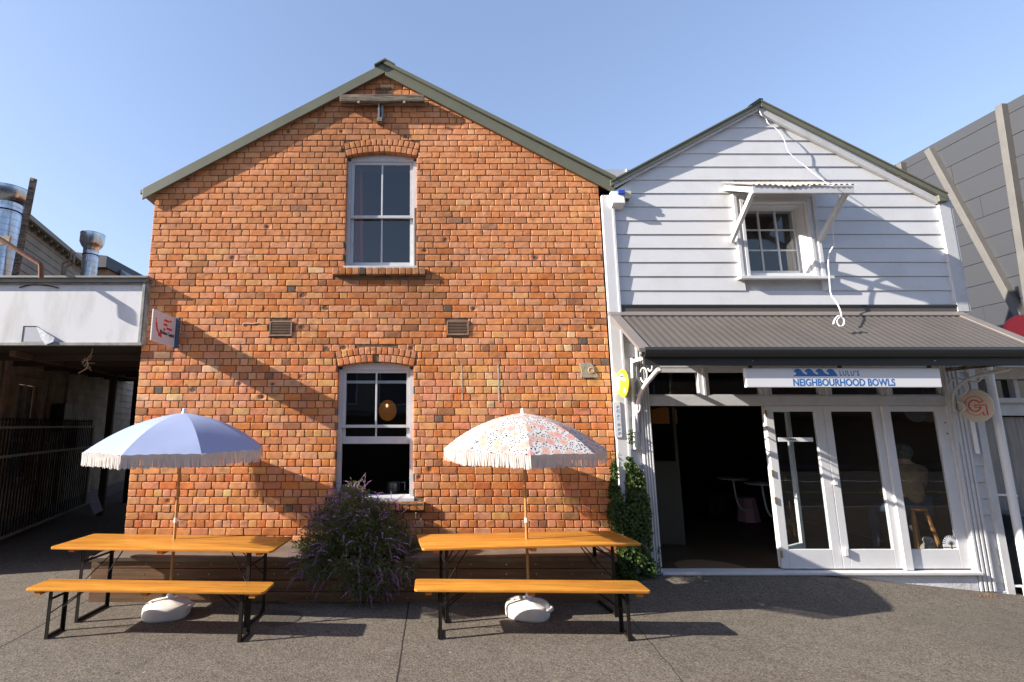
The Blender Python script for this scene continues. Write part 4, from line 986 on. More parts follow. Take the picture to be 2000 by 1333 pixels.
for (a, b) in ((px0-.02, bx0+.05), (bx1-.05, px1+.02)):
    n = 30; vs_ = []
    for (y, z) in ((yP-.03, .478), (yP-.035, .500), (yP-.02, .512), (yP+.2, .508), (6.985, .515)):
        for i in range(n+1):
            x = a+(b-a)*i/n; vs_.append((x, y, z + .004*math.sin(x*5+y*9)))
    fs = [(j*(n+1)+i, j*(n+1)+i+1, (j+1)*(n+1)+i+1, (j+1)*(n+1)+i) for j in range(4) for i in range(n)]
    m_ = len(vs_); vs_ += [(x, y+.004, z-.02) for x, y, z in vs_]; fs += [tuple(m_+k for k in f_)[::-1] for f_ in fs]
    MB().add(vs_, fs).build('seat_top', M['cap'], PL_, smooth=50)
mb = MB()
for i in range(16):
    x = px0 + .25 + i*.385; 
    for z in (.05, .18, .31, .42): mb.lathe([(.006, -.003), (.006, .002)], (x + .02*math.sin(i*3+z*9), yP-.0, z), n=6, axis='y')
mb.build('screws', M['galv'], PL_)

# ---------------- TABLES AND BENCHES ----------------
def wood_mat():
    m = bpy.data.materials.new('varnished_pine'); m.use_nodes = True; nt = m.node_tree; b = nt.nodes['Principled BSDF']; L = nt.links.new
    b.inputs['Roughness'].default_value = .32; b.inputs['Specular IOR Level'].default_value = .45
    tc = nn(nt, 'ShaderNodeTexCoord'); mp = nn(nt, 'ShaderNodeMapping'); L(tc.outputs['Object'], mp.inputs[0]); mp.inputs['Scale'].default_value = (.9, 9, 9)
    oi = nn(nt, 'ShaderNodeObjectInfo'); ad = nn(nt, 'ShaderNodeVectorMath', operation='ADD'); L(mp.outputs[0], ad.inputs[0])
    ms = nn(nt, 'ShaderNodeMath', operation='MULTIPLY'); L(oi.outputs['Random'], ms.inputs[0]); ms.inputs[1].default_value = 20; L(ms.outputs[0], ad.inputs[1])
    n1 = nn(nt, 'ShaderNodeTexNoise'); n1.inputs['Scale'].default_value = 2.2; n1.inputs['Detail'].default_value = 6; n1.inputs['Distortion'].default_value = .6; L(ad.outputs[0], n1.inputs[0])
    cr = nn(nt, 'ShaderNodeValToRGB'); L(n1.outputs[0], cr.inputs[0])
    e = cr.color_ramp.elements; e[0].position = .3; e[0].color = (.40, .145, .018, 1); e[1].position = .7; e[1].color = (.62, .29, .048, 1)
    n2 = nn(nt, 'ShaderNodeTexNoise'); n2.inputs['Scale'].default_value = 12; n2.inputs['Detail'].default_value = 3; L(ad.outputs[0], n2.inputs[0])
    r2 = nn(nt, 'ShaderNodeMapRange'); L(n2.outputs[0], r2.inputs[0]); r2.inputs[1].default_value = .45; r2.inputs[2].default_value = .75; r2.inputs[3].default_value = 0; r2.inputs[4].default_value = .35
    mx = nn(nt, 'ShaderNodeMix', data_type='RGBA'); L(r2.outputs[0], mx.inputs[0]); L(cr.outputs[0], mx.inputs[6]); mx.inputs[7].default_value = (.40, .13, .015, 1)
    # knots
    vo = nn(nt, 'ShaderNodeTexVoronoi'); vo.inputs['Scale'].default_value = 3.6; mp2 = nn(nt, 'ShaderNodeMapping'); L(tc.outputs['Object'], mp2.inputs[0]); mp2.inputs['Scale'].default_value = (.8, 1.5, 1)
    L(mp2.outputs[0], vo.inputs[0]); rk = nn(nt, 'ShaderNodeMapRange'); L(vo.outputs['Distance'], rk.inputs[0]); rk.inputs[1].default_value = .035; rk.inputs[2].default_value = .09; rk.inputs[3].default_value = .8; rk.inputs[4].default_value = 0
    m2 = nn(nt, 'ShaderNodeMix', data_type='RGBA'); L(rk.outputs[0], m2.inputs[0]); L(mx.outputs[2], m2.inputs[6]); m2.inputs[7].default_value = (.20, .06, .012, 1)
    L(m2.outputs[2], b.inputs['Base Color'])
    bp = nn(nt, 'ShaderNodeBump'); bp.inputs['Strength'].default_value = .12; bp.inputs['Distance'].default_value = .003; L(n1.outputs[0], bp.inputs['Height']); L(bp.outputs[0], b.inputs['Normal'])
    return m
M['pine'] = wood_mat()
M['pine_block'] = mat('pine_block', (.42, .15, .03), .5)
def rect_fit(nl, nr, fl, fr):
    """rectangle centre, angle, length and depth from four measured corners"""
    nl, nr, fl, fr = [Vector(p) for p in (nl, nr, fl, fr)]
    d = ((nr-nl)+(fr-fl)); ang = math.atan2(d.y, d.x); L_ = d.length/2; W_ = ((fl-nl).length+(fr-nr).length)/2
    return (nl+nr+fl+fr)/4, ang, L_, W_
def plank_top(w, l, z, t, name, parent, hole=0):
    mb = MB(); r = .035; pts = []
    for (cx, cy, a0) in ((l/2-r, w/2-r, 0), (-l/2+r, w/2-r, 90), (-l/2+r, -w/2+r, 180), (l/2-r, -w/2+r, 270)):
        for k in range(5): a = R(a0 + 22.5*k); pts.append((cx + r*math.cos(a), cy + r*math.sin(a), z-t))
    mb.prism(pts, (0, 0, t)); o = mb.build(name, M['pine'], parent, bev=.007, smooth=40)
    sc = MB()
    for x in (-l/2+.20, -l/2+.28, -.02, l/2-.28, l/2-.20):
        for y in (-w*.28, w*.28): sc.lathe([(.0055, z-.004), (.0055, z+.0012)], (x+.01*math.sin(x*9+y), y, 0), 8)
    sc.build('screws', M['galv'], o); return o
def leg_frame(x, s, w, h, parent, z0=0, dz=(0, 0)):
    """folding steel leg frame at end x; s=+1/-1 points inward"""
    t = .03; mb = MB(); ya, yb_ = -w/2, w/2
    g = [dz[0], dz[1]]
    for y, gg in ((ya, g[0]), (yb_, g[1])):
        mb.box((x-.004, y-t/2, gg), (x+.004, y+t/2, h)).box((x-t*.5*0-.004, y-.004 + (t/2-.004)*(1 if y > 0 else -1), gg), (x+s*t, y+.004 + (t/2-.004)*(1 if y > 0 else -1), h))
    mb.bar((x, ya, g[0]+t/2), (x, yb_, g[1]+t/2), .026, t*.8).bar((x, ya, h*.80), (x, yb_, h*.80), .018, .018)
    o = mb.build('leg', M['black_metal'], parent)
    b = MB()
    for y in (ya+.02, yb_-.02): b.bar((x+s*.012, y, h*.52), (x+s*.30, y*.35, h-.012), .010, .010)
    b.bar((x+s*.30, ya*.35, h-.014), (x+s*.30, yb_*.35, h-.014), .012, .012)
    b.bar((x+s*.012, ya+.02, h*.80), (x+s*.16, 0, h-.012), .009, .009)
    b.build('brace', M['black_metal'], o)
    MB().box((x-s*.10-.030, -w/2-.045, h-.036), (x-s*.10+.030, w/2+.02, h-.001)).build('batten', M['pine_block'], parent, bev=.002)
def make_table(kind, label, cat, corners, z, footd, insetl, insetr, group=None):
    c, ang, L_, W_ = rect_fit(*corners); 
    t = thing(kind, label, cat, (0, 0, 0), group)
    plank_top(W_, L_, z, .026, 'table_top' if cat == 'table' else 'seat', t)
    fx = [(-L_/2+insetl, 1), (L_/2-insetr, -1)]
    ca, sa = math.cos(ang), math.sin(ang)
    for x, s in fx:
        dz = []
        for y in (-footd/2, footd/2):
            wx, wy = c.x + x*ca - y*sa, c.y + x*sa + y*ca; dz.append(float(gz(wx, wy)))
        leg_frame(x, s, footd, z-.027, t, dz=dz)
    MB().box((-.03, -W_/2+.02, z-.062), (.03, W_/2-.03, z-.027)).build('batten', M['pine_block'], t, bev=.002)
    t.location = (c.x, c.y, 0); t.rotation_euler = (0, 0, ang)
    print(kind, 'c', tuple(round(k, 2) for k in c), 'ang', round(math.degrees(ang), 1), 'L', round(L_, 2), 'W', round(W_, 2)); return t
def C4(z, *q): return [G(x, y, z) for x, y in q]
T1 = make_table('beer_table', 'orange pine folding table with the blue umbrella through it', 'table', C4(.77, (112,1069), (537,1075.5), (170,1042), (566,1049)), .77, .46, .30, .26, 'folding tables outside the brick wall')
T2 = make_table('beer_table', 'orange pine folding table with the floral umbrella through it', 'table', C4(.77, (815,1071), (1237,1062), (822,1044.5), (1212,1036.5)), .77, .46, .26, .28, 'folding tables outside the brick wall')
B1 = make_table('bench', 'orange pine folding bench in front of the table with the blue umbrella', 'bench', C4(.47, (53,1150), (523,1156.5), (93,1130.5), (530,1137)), .47, .20, .22, .22, 'folding benches on the pavement')
B2 = make_table('bench', 'orange pine folding bench in front of the table with the floral umbrella', 'bench', C4(.47, (807,1151), (1266,1155), (813,1130.5), (1251,1134)), .47, .20, .24, .20, 'folding benches on the pavement')

# ---------------- UMBRELLAS ----------------
def fabric_blue():
    m = mat('blue_fabric', (.31, .375, .575), .8, c2=(.29, .355, .55), scale=4, bump=.12, bscale=300); return add_transl(m, (.2, .3, .62), .12)
def fabric_floral():
    m = bpy.data.materials.new('floral_fabric'); m.use_nodes = True; nt = m.node_tree; b = nt.nodes['Principled BSDF']; L = nt.links.new
    b.inputs['Roughness'].default_value = .8; b.inputs['Specular IOR Level'].default_value = .2
    tc = nn(nt, 'ShaderNodeTexCoord'); nz = nn(nt, 'ShaderNodeTexNoise'); nz.inputs['Scale'].default_value = 14; L(tc.outputs['Object'], nz.inputs[0])
    va = nn(nt, 'ShaderNodeVectorMath', operation='SCALE'); va.inputs['Scale'].default_value = .025; L(nz.outputs['Color'], va.inputs[0])
    vb = nn(nt, 'ShaderNodeVectorMath', operation='ADD'); L(tc.outputs['Object'], vb.inputs[0]); L(va.outputs[0], vb.inputs[1])
    def vor(s, src, rnd=1.0):
        v = nn(nt, 'ShaderNodeTexVoronoi'); v.voronoi_dimensions = '2D'; v.inputs['Scale'].default_value = s; v.inputs['Randomness'].default_value = rnd; L(src, v.inputs[0]); return v
    def lt(src, a, b_):
        n = nn(nt, 'ShaderNodeMapRange'); L(src, n.inputs[0]); n.inputs[1].default_value = a; n.inputs[2].default_value = b_; n.inputs[3].default_value = 1; n.inputs[4].default_value = 0; return n.outputs[0]
    def mix(f, a, b_):
        n = nn(nt, 'ShaderNodeMix', data_type='RGBA')
        for s_, i in ((f, 0), (a, 6), (b_, 7)):
            if isinstance(s_, tuple): n.inputs[i].default_value = (*s_, 1)
            else: L(s_, n.inputs[i])
        return n.outputs[2]
    base = (.58, .57, .56)
    d = vor(38, tc.outputs['Object']); c = mix(lt(d.outputs['Distance'], .26, .31), base, (.02, .02, .035))
    s = vor(13, tc.outputs['Object']); sc = nn(nt, 'ShaderNodeSeparateColor'); L(s.outputs['Color'], sc.inputs[0])
    w_ = lt(s.outputs['Distance'], .27, .29); c = mix(w_, c, (.62, .61, .60)); c = mix(lt(s.outputs['Distance'], .06, .07), c, (.10, .05, .04))
    f = vor(8.4, vb.outputs[0], .8); fc = nn(nt, 'ShaderNodeSeparateColor'); L(f.outputs['Color'], fc.inputs[0])
    pk = nn(nt, 'ShaderNodeMapRange'); L(fc.outputs[0], pk.inputs[0]); pk.inputs[1].default_value = .3; pk.inputs[2].default_value = .6
    fcol = mix(pk.outputs[0], (.60, .32, .29), (.60, .40, .32))
    lim = lt(f.outputs['Distance'], .37, .385); keep = nn(nt, 'ShaderNodeMath', operation='LESS_THAN'); L(fc.outputs[1], keep.inputs[0]); keep.inputs[1].default_value = .74
    mm = nn(nt, 'ShaderNodeMath', operation='MULTIPLY'); L(lim, mm.inputs[0]); L(keep.outputs[0], mm.inputs[1])
    c = mix(mm.outputs[0], c, fcol)
    def ring(a, b_, colr, c):
        m1 = nn(nt, 'ShaderNodeMath', operation='SUBTRACT'); L(lt(f.outputs['Distance'], b_, b_+.01), m1.inputs[0]); L(lt(f.outputs['Distance'], a, a+.01), m1.inputs[1])
        m3 = nn(nt, 'ShaderNodeMath', operation='MULTIPLY'); L(m1.outputs[0], m3.inputs[0]); L(keep.outputs[0], m3.inputs[1]); return mix(m3.outputs[0], c, colr)
    c = ring(.06, .10, (.45, .20, .18), c)
    L(c, b.inputs['Base Color'])
    return add_transl(m, (.7, .7, .7), .15)
M['fringe'] = add_transl(mat('cream_fringe', (.64, .61, .58), .85, c2=(.56, .53, .50), scale=60, stretch=(1, 1, .05)), (.7, .68, .65), .25)
M['pole_wood'] = mat('pole_wood', (.46, .24, .085), .5, c2=(.36, .17, .05), scale=12, stretch=(1, 1, .1))
def umbrella(cx, cy, rad, zap, zrim, label, fab, rot, tilt=(0, 0), group='umbrellas through the tables'):
    u = thing('umbrella', label, 'umbrella', (cx, cy, 0), group)
    u_fringe = MB(); A = 8; sub = 10; rows = 14
    vs_ = []
    def pt(a, t):     # a: angle (rad, 0 = towards camera), t: 0 apex .. 1 rim
        k = (a - rot) / (2*math.pi/A); f = k - math.floor(k)
        chord = math.cos(math.pi/A) / math.cos((f-.5)*2*math.pi/A)
        sc = 1 + (chord-1) * min(1, t*1.3)
        r = rad * (t*1.0) * sc
        sag = -.022*math.sin(math.pi*f)*t*t + .0
        prof = (zap - zrim) * (1 - (.30*t + .70*t**2.3))
        z = zrim + prof + (.028*math.sin(math.pi*f) if t > .999 else .028*math.sin(math.pi*f)*t**8) + sag
        z += .004*math.sin(f*2*math.pi*6)*t**12
        x = r*math.sin(a); y = -r*math.cos(a)
        return (cx + x, cy + y, z + tilt[0]*x + tilt[1]*y)
    n = A*sub
    for j in range(rows+1):
        t = .02 + .98*j/rows
        for i in range(n): vs_.append(pt(rot + 2*math.pi*i/n, t))
    fs = [(j*n+i, j*n+(i+1) % n, (j+1)*n+(i+1) % n, (j+1)*n+i) for j in range(rows) for i in range(n)]
    MB().add(vs_, fs).build('canopy', fab, u, smooth=None)
    cn = [o for o in u.children if o.name.startswith('canopy')][0]
    for p in cn.data.polygons: p.use_smooth = True
    em = [tuple(sorted((j*n+i*sub, (j+1)*n+i*sub))) for j in range(rows) for i in range(A)]; es = set(em)
    for e in cn.data.edges:
        if tuple(sorted(e.vertices)) in es: e.use_edge_sharp = True
    # fringe: band plus strands
    N = 560; rr = random.Random(int(cx*100)); fl = .135
    fm = MB(); vsf = []; ff = []
    for i in range(N):
        a0 = rot + 2*math.pi*i/N; a1 = rot + 2*math.pi*(i+1.02)/N
        p0 = Vector(pt(a0, 1.0)); p1 = Vector(pt(a1, 1.0)); o = Vector((math.sin(a0), -math.cos(a0), 0))
        ln = fl*rr.uniform(.93, 1.05); sw = o * rr.uniform(-.008, .006) + Vector((rr.uniform(-.002, .004), 0, 0)); oo = o*(.004 + (.003 if i % 2 else 0))
        b = len(vsf); q = .02
        vsf += [p0+oo, p1+oo, p1+oo-Vector((0, 0, q)), p0+oo-Vector((0, 0, q)), p1+oo+sw*.6-Vector((0, 0, ln*.6)), p0+oo+sw*.6-Vector((0, 0, ln*.6)), p1+oo+sw*1.3-Vector((0, 0, ln)), p0+oo+sw*1.3-Vector((0, 0, ln))]
        ff += [(b, b+1, b+2, b+3), (b+3, b+2, b+4, b+5), (b+5, b+4, b+6, b+7)]
    fm.add(vsf, ff); fm.build('fringe', M['fringe'], u)
    ap = pt(0, 0); 
    MB().lathe([(.035, -.012), (.028, .005), (.020, .03), (.018, .055), (.004, .06)], (cx, cy, ap[2]-.005), 16).build('finial', M['pvc'], u, smooth=50)
    MB().tube([(cx, cy, .30), (cx, cy, ap[2]-.01)], .0165, 12).build('pole', M['pole_wood'], u, smooth=50)
    for i in range(A):
        a = rot + 2*math.pi*i/A; pr = [Vector(pt(a, t)) - Vector((0, 0, .012)) for t in (.03, .3, .55, .8, .985)]
        rb = MB().tube(pr, .004, 5).build('rib', M['pvc'], u)
        MB().tube([(cx, cy, zrim+.02), Vector(pt(a, .5))-Vector((0, 0, .014))], .0035, 5).build('strut', M['pvc'], rb)
    MB().tube([(cx, cy, .95), (cx, cy, 1.0)], .021, 12).tube([(cx, cy, .975), (cx+.04, cy-.01, .975)], .006, 6).build('knob', M['pvc'], u, smooth=50)
    MB().lathe([(.028, 0), (.028, .05)], (cx, cy, zrim), 12).build('hub', M['pvc'], u, smooth=50)
    return u
c1 = G(330, 1196, 0); c2 = G(1034, 1197, 0)
umbrella(c1.x-.0, 5.98, .955, 2.18, 1.765, 'blue umbrella with cream fringe, its pole through the left table', fabric_blue(), R(-8.6), (.0, .02))
umbrella(c2.x, 5.98, .925, 2.18, 1.765, 'white floral umbrella with pink flowers, black dots and cream fringe', fabric_floral(), R(-7.5), (-.0, .02))

def umb_base(cx, cy, label, rz):
    b = thing('plastic_stand', label, 'stand', (0, 0, 0), 'water-filled plastic umbrella stands')
    def sup(t, a, c_, n=3.2): return (a*abs(math.cos(t))**(2/n)*math.copysign(1, math.cos(t)), c_*abs(math.sin(t))**(2/n)*math.copysign(1, math.sin(t)))
    N = 48; prof = [(.95, .0), (.99, .010), (1.0, .03), (1.0, .085), (.985, .105), (.95, .122), (.88, .134), (.6, .150), (.25, .166), (.05, .172)]
    vs_ = []
    for (s, z) in prof:
        for k in range(N):
            x, y = sup(2*math.pi*k/N, .235*s, .215*s, 2.7); 
            notch = .0
            if x > .10 and -.09 < y < .04 and z > .03: x -= .055*min(1, (x-.10)/.06)
            groove = 0
            vs_.append((x, y-.09, z + groove))
    fs = [(j*N+k, j*N+(k+1) % N, (j+1)*N+(k+1) % N, (j+1)*N+k) for j in range(len(prof)-1) for k in range(N)] + [tuple(range(N))[::-1], tuple(range((len(prof)-1)*N, len(prof)*N))]
    MB().add(vs_, fs).build('tank', M['base_plastic'], b, smooth=45)
    MB().tube(smooth_pts([Vector((.13, -.20, .085)), Vector((.215, -.19, .095)), Vector((.255, -.13, .095)), Vector((.255, -.05, .09)), Vector((.215, .0, .085)), Vector((.14, .02, .08))]), .020, 10).build('handle', M['base_plastic'], b, smooth=60)
    MB().lathe([(.042, .165), (.032, .185), (.026, .20), (.026, .31), (.022, .312)], (0, 0, 0), 20).build('collar', M['pvc'], b, smooth=40)
    MB().tube([(.02, -.0, .27), (.06, -.02, .27)], .010, 8).build('screw_knob', M['pvc'], b, smooth=40)
    MB().lathe([(.022, .12), (.022, .155), (.018, .16)], (-.15, -.12, 0), 14).build('cap', M['base_plastic'], b, smooth=40)
    b.location = (cx, cy, float(gz(cx, cy))); b.rotation_euler = (0, 0, rz); return b
umb_base(c1.x, 5.98, 'white plastic base holding the blue umbrella, under the left table', R(12)); umb_base(c2.x, 5.98, 'white plastic base holding the floral umbrella, under the right table', R(-22))

# round patch / valve cover in the pavement
q = G(548, 1207, 0.004); pc = thing('drain_cover', 'worn round cover set in the pavement beside the left table', 'cover', (q.x, q.y, 0))
mb = MB(); n = 36; z_ = float(gz(q.x, q.y))+.004
mb.lathe([(.22, -.01), (.22, .0), (.20, .004), (.005, .004)], (q.x, q.y, z_), n); mb.build('plate', mat('old_cover', (.085, .07, .055), .85, c2=(.05, .04, .032), scale=25, bump=.9, bscale=60), pc)

# ---------------- PLANTS ----------------
def leaf_mesh(pts, dirs, sizes, asp, curl=0):
    vs_ = []; fs = []
    for p, d, s in zip(pts, dirs, sizes):
        d = d.normalized(); up = Vector((random.gauss(0, 1), random.gauss(0, 1), random.gauss(0, 1))); sd_ = d.cross(up).normalized()*s*asp
        b = len(vs_); n_ = d.cross(sd_).normalized()*s*.12
        vs_ += [p, p + d*s*.5 + sd_ + n_, p + d*s, p + d*s*.5 - sd_ + n_]; fs += [(b, b+1, b+2, b+3)]
    return vs_, fs
def foliage_mat(name, c, c2, tr=.25):
    m = mat(name, c, .55, c2=c2, scale=7, thr=(.35, .65), spec=.35); return add_transl(m, c, tr)
G1 = foliage_mat('sage_leaves', (.075, .115, .030), (.16, .175, .065)); V1 = mat('purple_flowers', (.36, .11, .46), .8, c2=(.66, .38, .66), scale=16)
GD = mat('woody_stems', (.16, .12, .08), .9)
SG = thing('sage_bush', 'dark green sage bush with purple flower spikes spilling over the timber planter', 'bush', (G(700, 1085, .5).x, 6.6, .45))
sc_ = P(705, 1050, 6.35)
rs = random.Random(5); pts = []; dirs = []; sizes = []
def bush_surface(u, v):  # outline from the photo: a drooping mound
    return
def in_bush(x, y, z):
    dx = (x - sc_.x); 
    if z > .50:
        rx = .76*(1 - ((z-.50)/.78)**1.6) if z < 1.27 else 0; cx_ = -.05 - .15*(z-.5); ok = abs(dx-cx_) < rx and 6.12 < y < 6.95
        return ok and (abs(dx-cx_)/max(rx, .01))**2 + ((y-6.6)/.45)**2 < 1.15
    t = (.50 - z)/.50; rx = .74*(1 - (t*1.18)**1.8) if t < .84 else 0; cx_ = .04*t + -.02
    return abs(dx-cx_) < rx and 6.0+.1*t < y < 6.30 and t < .98
cand = []
while len(cand) < 1500:
    x = sc_.x + rs.uniform(-1, 1); y = rs.uniform(6.0, 6.95); z = rs.uniform(.0, 1.27)
    if in_bush(x, y, z) and vnoise(np.array(x*4), np.array(z*4), y*4) > -.35: cand.append(Vector((x, y, z)))
for c in cand:
    out = Vector((c.x - sc_.x, c.y - 6.7, c.z - .6)); out.normalize()
    sp_d = (out + Vector((rs.gauss(0, .5), rs.gauss(0, .4), rs.gauss(-.1, .6)))).normalized()
    for k in range(13):
        p = c + Vector((rs.gauss(0, .035), rs.gauss(0, .03), rs.gauss(0, .035)))
        pts.append(p); dirs.append(sp_d + Vector((rs.gauss(0, .7), rs.gauss(0, .7), rs.gauss(0, .5)))); sizes.append(rs.uniform(.022, .055))
a_, b_ = leaf_mesh(pts, dirs, sizes, .17); MB().add(a_, b_).build('foliage', G1, SG)
mf = MB(); ms_ = MB(); fv = []; ffc = []
starts = [c for c in cand if (c.y < 6.35 or c.z > .75)]
rs.shuffle(starts)
extra = [P(px, py, Y) for px, py, Y in ((655,1000,6.5),(662,985,6.5),(640,990,6.6),(700,985,6.6),(690,985,6.5),(618,1030,6.4),(610,1010,6.5),(720,995,6.5),(605,1050,6.4),(780,1010,6.5),(810,1040,6.4),(800,1070,6.3),(765,985,6.6))]
for i, c in enumerate(extra*3 + starts[:330]):
    hi = i < len(extra)*3
    o = Vector((c.x - sc_.x, -.35, (c.z-.55)*1.2)); o.normalize()
    d = (o*.8 + Vector((rs.gauss(0, .45), rs.gauss(0, .3), rs.gauss(.15, .35)))).normalized()
    if hi: d = Vector((rs.gauss(-.15 if c.x < sc_.x else .1, .45), rs.uniform(-.3, .1), 1)).normalized(); 
    L_ = rs.uniform(.12, .26) if not hi else rs.uniform(.12, .24); p = Vector(c); cur = [p.copy()]
    for k in range(7):
        d = (d + Vector((0, 0, -.16 if not hi else -.03)) + Vector((rs.gauss(0, .06),)*3)*.5).normalized(); p = p + d*L_/7; cur.append(p.copy())
    for q_ in cur:
        if q_.y < 6.02: q_.y = 6.02
    ms_.tube(cur, .0022, 4, cap=False)
    for k in range(2, 8):
        for m_ in range(7 if k < 7 else 4):
            p = cur[k] + (cur[k]-cur[k-1])*rs.uniform(-.5, .5); t = rs.uniform(0, 6.28); dd = Vector((math.cos(t), math.sin(t), rs.uniform(-.2, .8))).normalized()
            s = rs.uniform(.012, .021)*(1.1 - k*.07); sd_ = dd.cross((0, 0, 1)).normalized()*s*.4; b = len(fv)
            fv += [p, p+dd*s*.5+sd_, p+dd*s*1.15, p+dd*s*.5-sd_]; ffc.append((b, b+1, b+2, b+3))
MB().add(fv, ffc).build('flower_spikes', V1, SG); 
for c in cand[:160]:
    b0 = Vector((sc_.x + (c.x-sc_.x)*.25, 6.62, .45)); mid = (b0+c)/2 + Vector((0, -.05, .10)); ms_.tube([b0, mid, c], .004, 4, cap=False)
ms_.build('stems', GD, SG)

# ivy on the corner of the white building
GI = foliage_mat('ivy_leaves', (.032, .072, .014), (.075, .115, .022), .25)
IV = thing('ivy', 'dense dark green climbing ivy on the white corner board left of the doorway', 'climbing plant', (2.78, 6.95, .1))
outl = [  # column outlines: (y px, xl, xr)
  [(905,1196,1200),(940,1193,1203),(960,1190,1210),(1000,1188,1219),(1040,1194,1222),(1060,1205,1220),(1080,1205,1222),(1130,1205,1240)],
  [(893,1226,1231),(905,1224,1236),(930,1226,1254),(960,1226,1257),(1000,1226,1262),(1040,1228,1264),(1080,1226,1267),(1130,1226,1272)]]
pts = []; dirs = []; sizes = []; ri = random.Random(11)
def interp(o, y):
    for (a, b) in zip(o[:-1], o[1:]):
        if a[0] <= y <= b[0]:
            t = (y-a[0])/(b[0]-a[0]); return a[1]+(b[1]-a[1])*t, a[2]+(b[2]-a[2])*t
    return None
for ci, o in enumerate(outl):
    area = 3300 if ci == 0 else 6200
    for _ in range(area):
        y = ri.uniform(o[0][0], o[-1][0]); iv = interp(o, y)
        if not iv: continue
        wd = iv[1]-iv[0]; x = ri.uniform(iv[0]-2, iv[1]+2)
        if ri.random() > min(1, wd/38+.15): continue
        if vnoise(np.array(x*.13), np.array(y*.09), 3.3) < -.30: continue
        th = .13 if y > 960 else .05; q = P(x, y, 6.93); q.y = 6.94 - ri.random()**1.5*th - (.05 if y > 1080 else 0)*ri.random()
        pts.append(q); dirs.append(Vector((ri.gauss(0, .8), ri.gauss(-.5, .4), ri.gauss(-.5, .6)))); sizes.append(ri.uniform(.022, .042))
for _ in range(110):   # stray shoots
    q = P(ri.gauss(1196, 2.5), ri.uniform(880, 960), 6.94); pts.append(q); dirs.append(Vector((ri.gauss(0, 1), -.6, ri.gauss(0, 1)))); sizes.append(ri.uniform(.015, .028))
for _ in range(70):
    q = P(ri.gauss(1232, 3), ri.uniform(840, 868), 6.9); pts.append(q); dirs.append(Vector((ri.gauss(0, 1), -.6, ri.gauss(0, 1)))); sizes.append(ri.uniform(.015, .03))
for _ in range(60):
    q = P(ri.gauss(1287, 2), ri.uniform(1065, 1118), 6.92); pts.append(q); dirs.append(Vector((ri.gauss(0, 1), -.6, ri.gauss(0, 1)))); sizes.append(ri.uniform(.012, .024))
vs_ = []; fs = []
for p, d, s in zip(pts, dirs, sizes):
    d = d.normalized(); sd_ = d.cross(Vector((ri.gauss(0, .3), -1, ri.gauss(0, .3)))).normalized()*s*.5; nrm = d.cross(sd_).normalized(); b = len(vs_)
    vs_ += [p, p+d*s*.35+sd_, p+d*s*.75+sd_*.6, p+d*s, p+d*s*.75-sd_*.6, p+d*s*.35-sd_, p+d*s*.4+nrm*s*.08]
    fs += [(b, b+1, b+6), (b+1, b+2, b+6), (b+2, b+3, b+6), (b+3, b+4, b+6), (b+4, b+5, b+6), (b+5, b, b+6)]
MB().add(vs_, fs).build('foliage', GI, IV)
mb = MB()
for k in range(9):
    x = ri.uniform(1205, 1262); mb.tube(smooth_pts([P(x + ri.gauss(0, 5), y, 6.945) for y in (1128, 1080, 1030, 980, 940)]), .004, 4)
mb.build('vines', GD, IV)
# weeds at the planter foot, leaf litter
WD = thing('weed', 'small green weeds in the joint at the foot of the planter', 'weed', tuple(G(500, 1180, 0)))
pts = []; dirs = []; sizes = []
for cx_ in [ri.uniform(470, 560) for _ in range(26)] + [ri.uniform(620, 720) for _ in range(14)]:
    q = G(cx_, 1175 + ri.uniform(-1, 3), .0); q.y = min(q.y, yP-.01)
    for _ in range(9): pts.append(q + Vector((ri.gauss(0, .02), 0, 0))); dirs.append(Vector((ri.gauss(0, 1), ri.gauss(-.6, .4), abs(ri.gauss(0, .6))))); sizes.append(ri.uniform(.012, .035))
a_, b_ = leaf_mesh(pts, dirs, sizes, .25); MB().add(a_, b_).build('foliage', foliage_mat('weed_leaves', (.09, .12, .03), (.14, .15, .05)), WD)
lm_ = mat('dry_leaves', (.22, .09, .03), .9, c2=(.12, .06, .03), scale=30)
def litter(spots, label, name='leaf_litter', z=None, m=lm_, sz=(.012, .03)):
    pts = []; dirs = []; sizes = []
    for (x, y, n, sx) in spots:
        for _ in range(n):
            q = G(x + ri.gauss(0, sx), y + ri.gauss(0, 2.5), 0); q = G(820 + 0, 900, 0) if False else q
            for _k in range(3):
                zz_ = float(gz(q.x, min(q.y, 6.93))); dd = q; q = Vector((q.x, min(q.y, 6.93), zz_))
            q.z += .004; pts.append(q); dirs.append(Vector((ri.gauss(0, 1), ri.gauss(0, 1), ri.uniform(0, .3)))); sizes.append(ri.uniform(*sz))
    a_, b_ = leaf_mesh(pts, dirs, sizes, .35); o = MB().add(a_, b_).build(name, m); return tag(o, label, 'leaves', kind='stuff')
litter([(1250, 1128, 60, 25), (1290, 1122, 40, 12), (1220, 1132, 40, 16)], 'dry brown leaves scattered below the ivy')
litter([(1930, 1150, 60, 22)], 'rust-brown leaves at the foot of the downpipe')
litter([(520, 1178, 60, 35), (660, 1180, 50, 50)], 'pale dry crumbs along the foot of the planter', m=mat('pale_crumbs', (.35, .28, .2), .9), sz=(.006, .016))
# crushed cup under the ivy
q = G(1196, 1132, .03); LC = thing('crushed_can', 'crushed white and blue can lying under the right table end', 'can', (q.x, 6.75, .03))
c = LC.location; mb = MB(); mb.lathe([(.028, 0), (.033, .01), (.027, .04), (.034, .08), (.033, .12), (.028, .128)], (c.x-.06, c.y, c.z+.02), 16, axis='x'); mb.build('can', mat('can_white', (.62, .64, .68), .35, c2=(.10, .22, .45), scale=18, thr=(.5, .55)), LC, smooth=40)
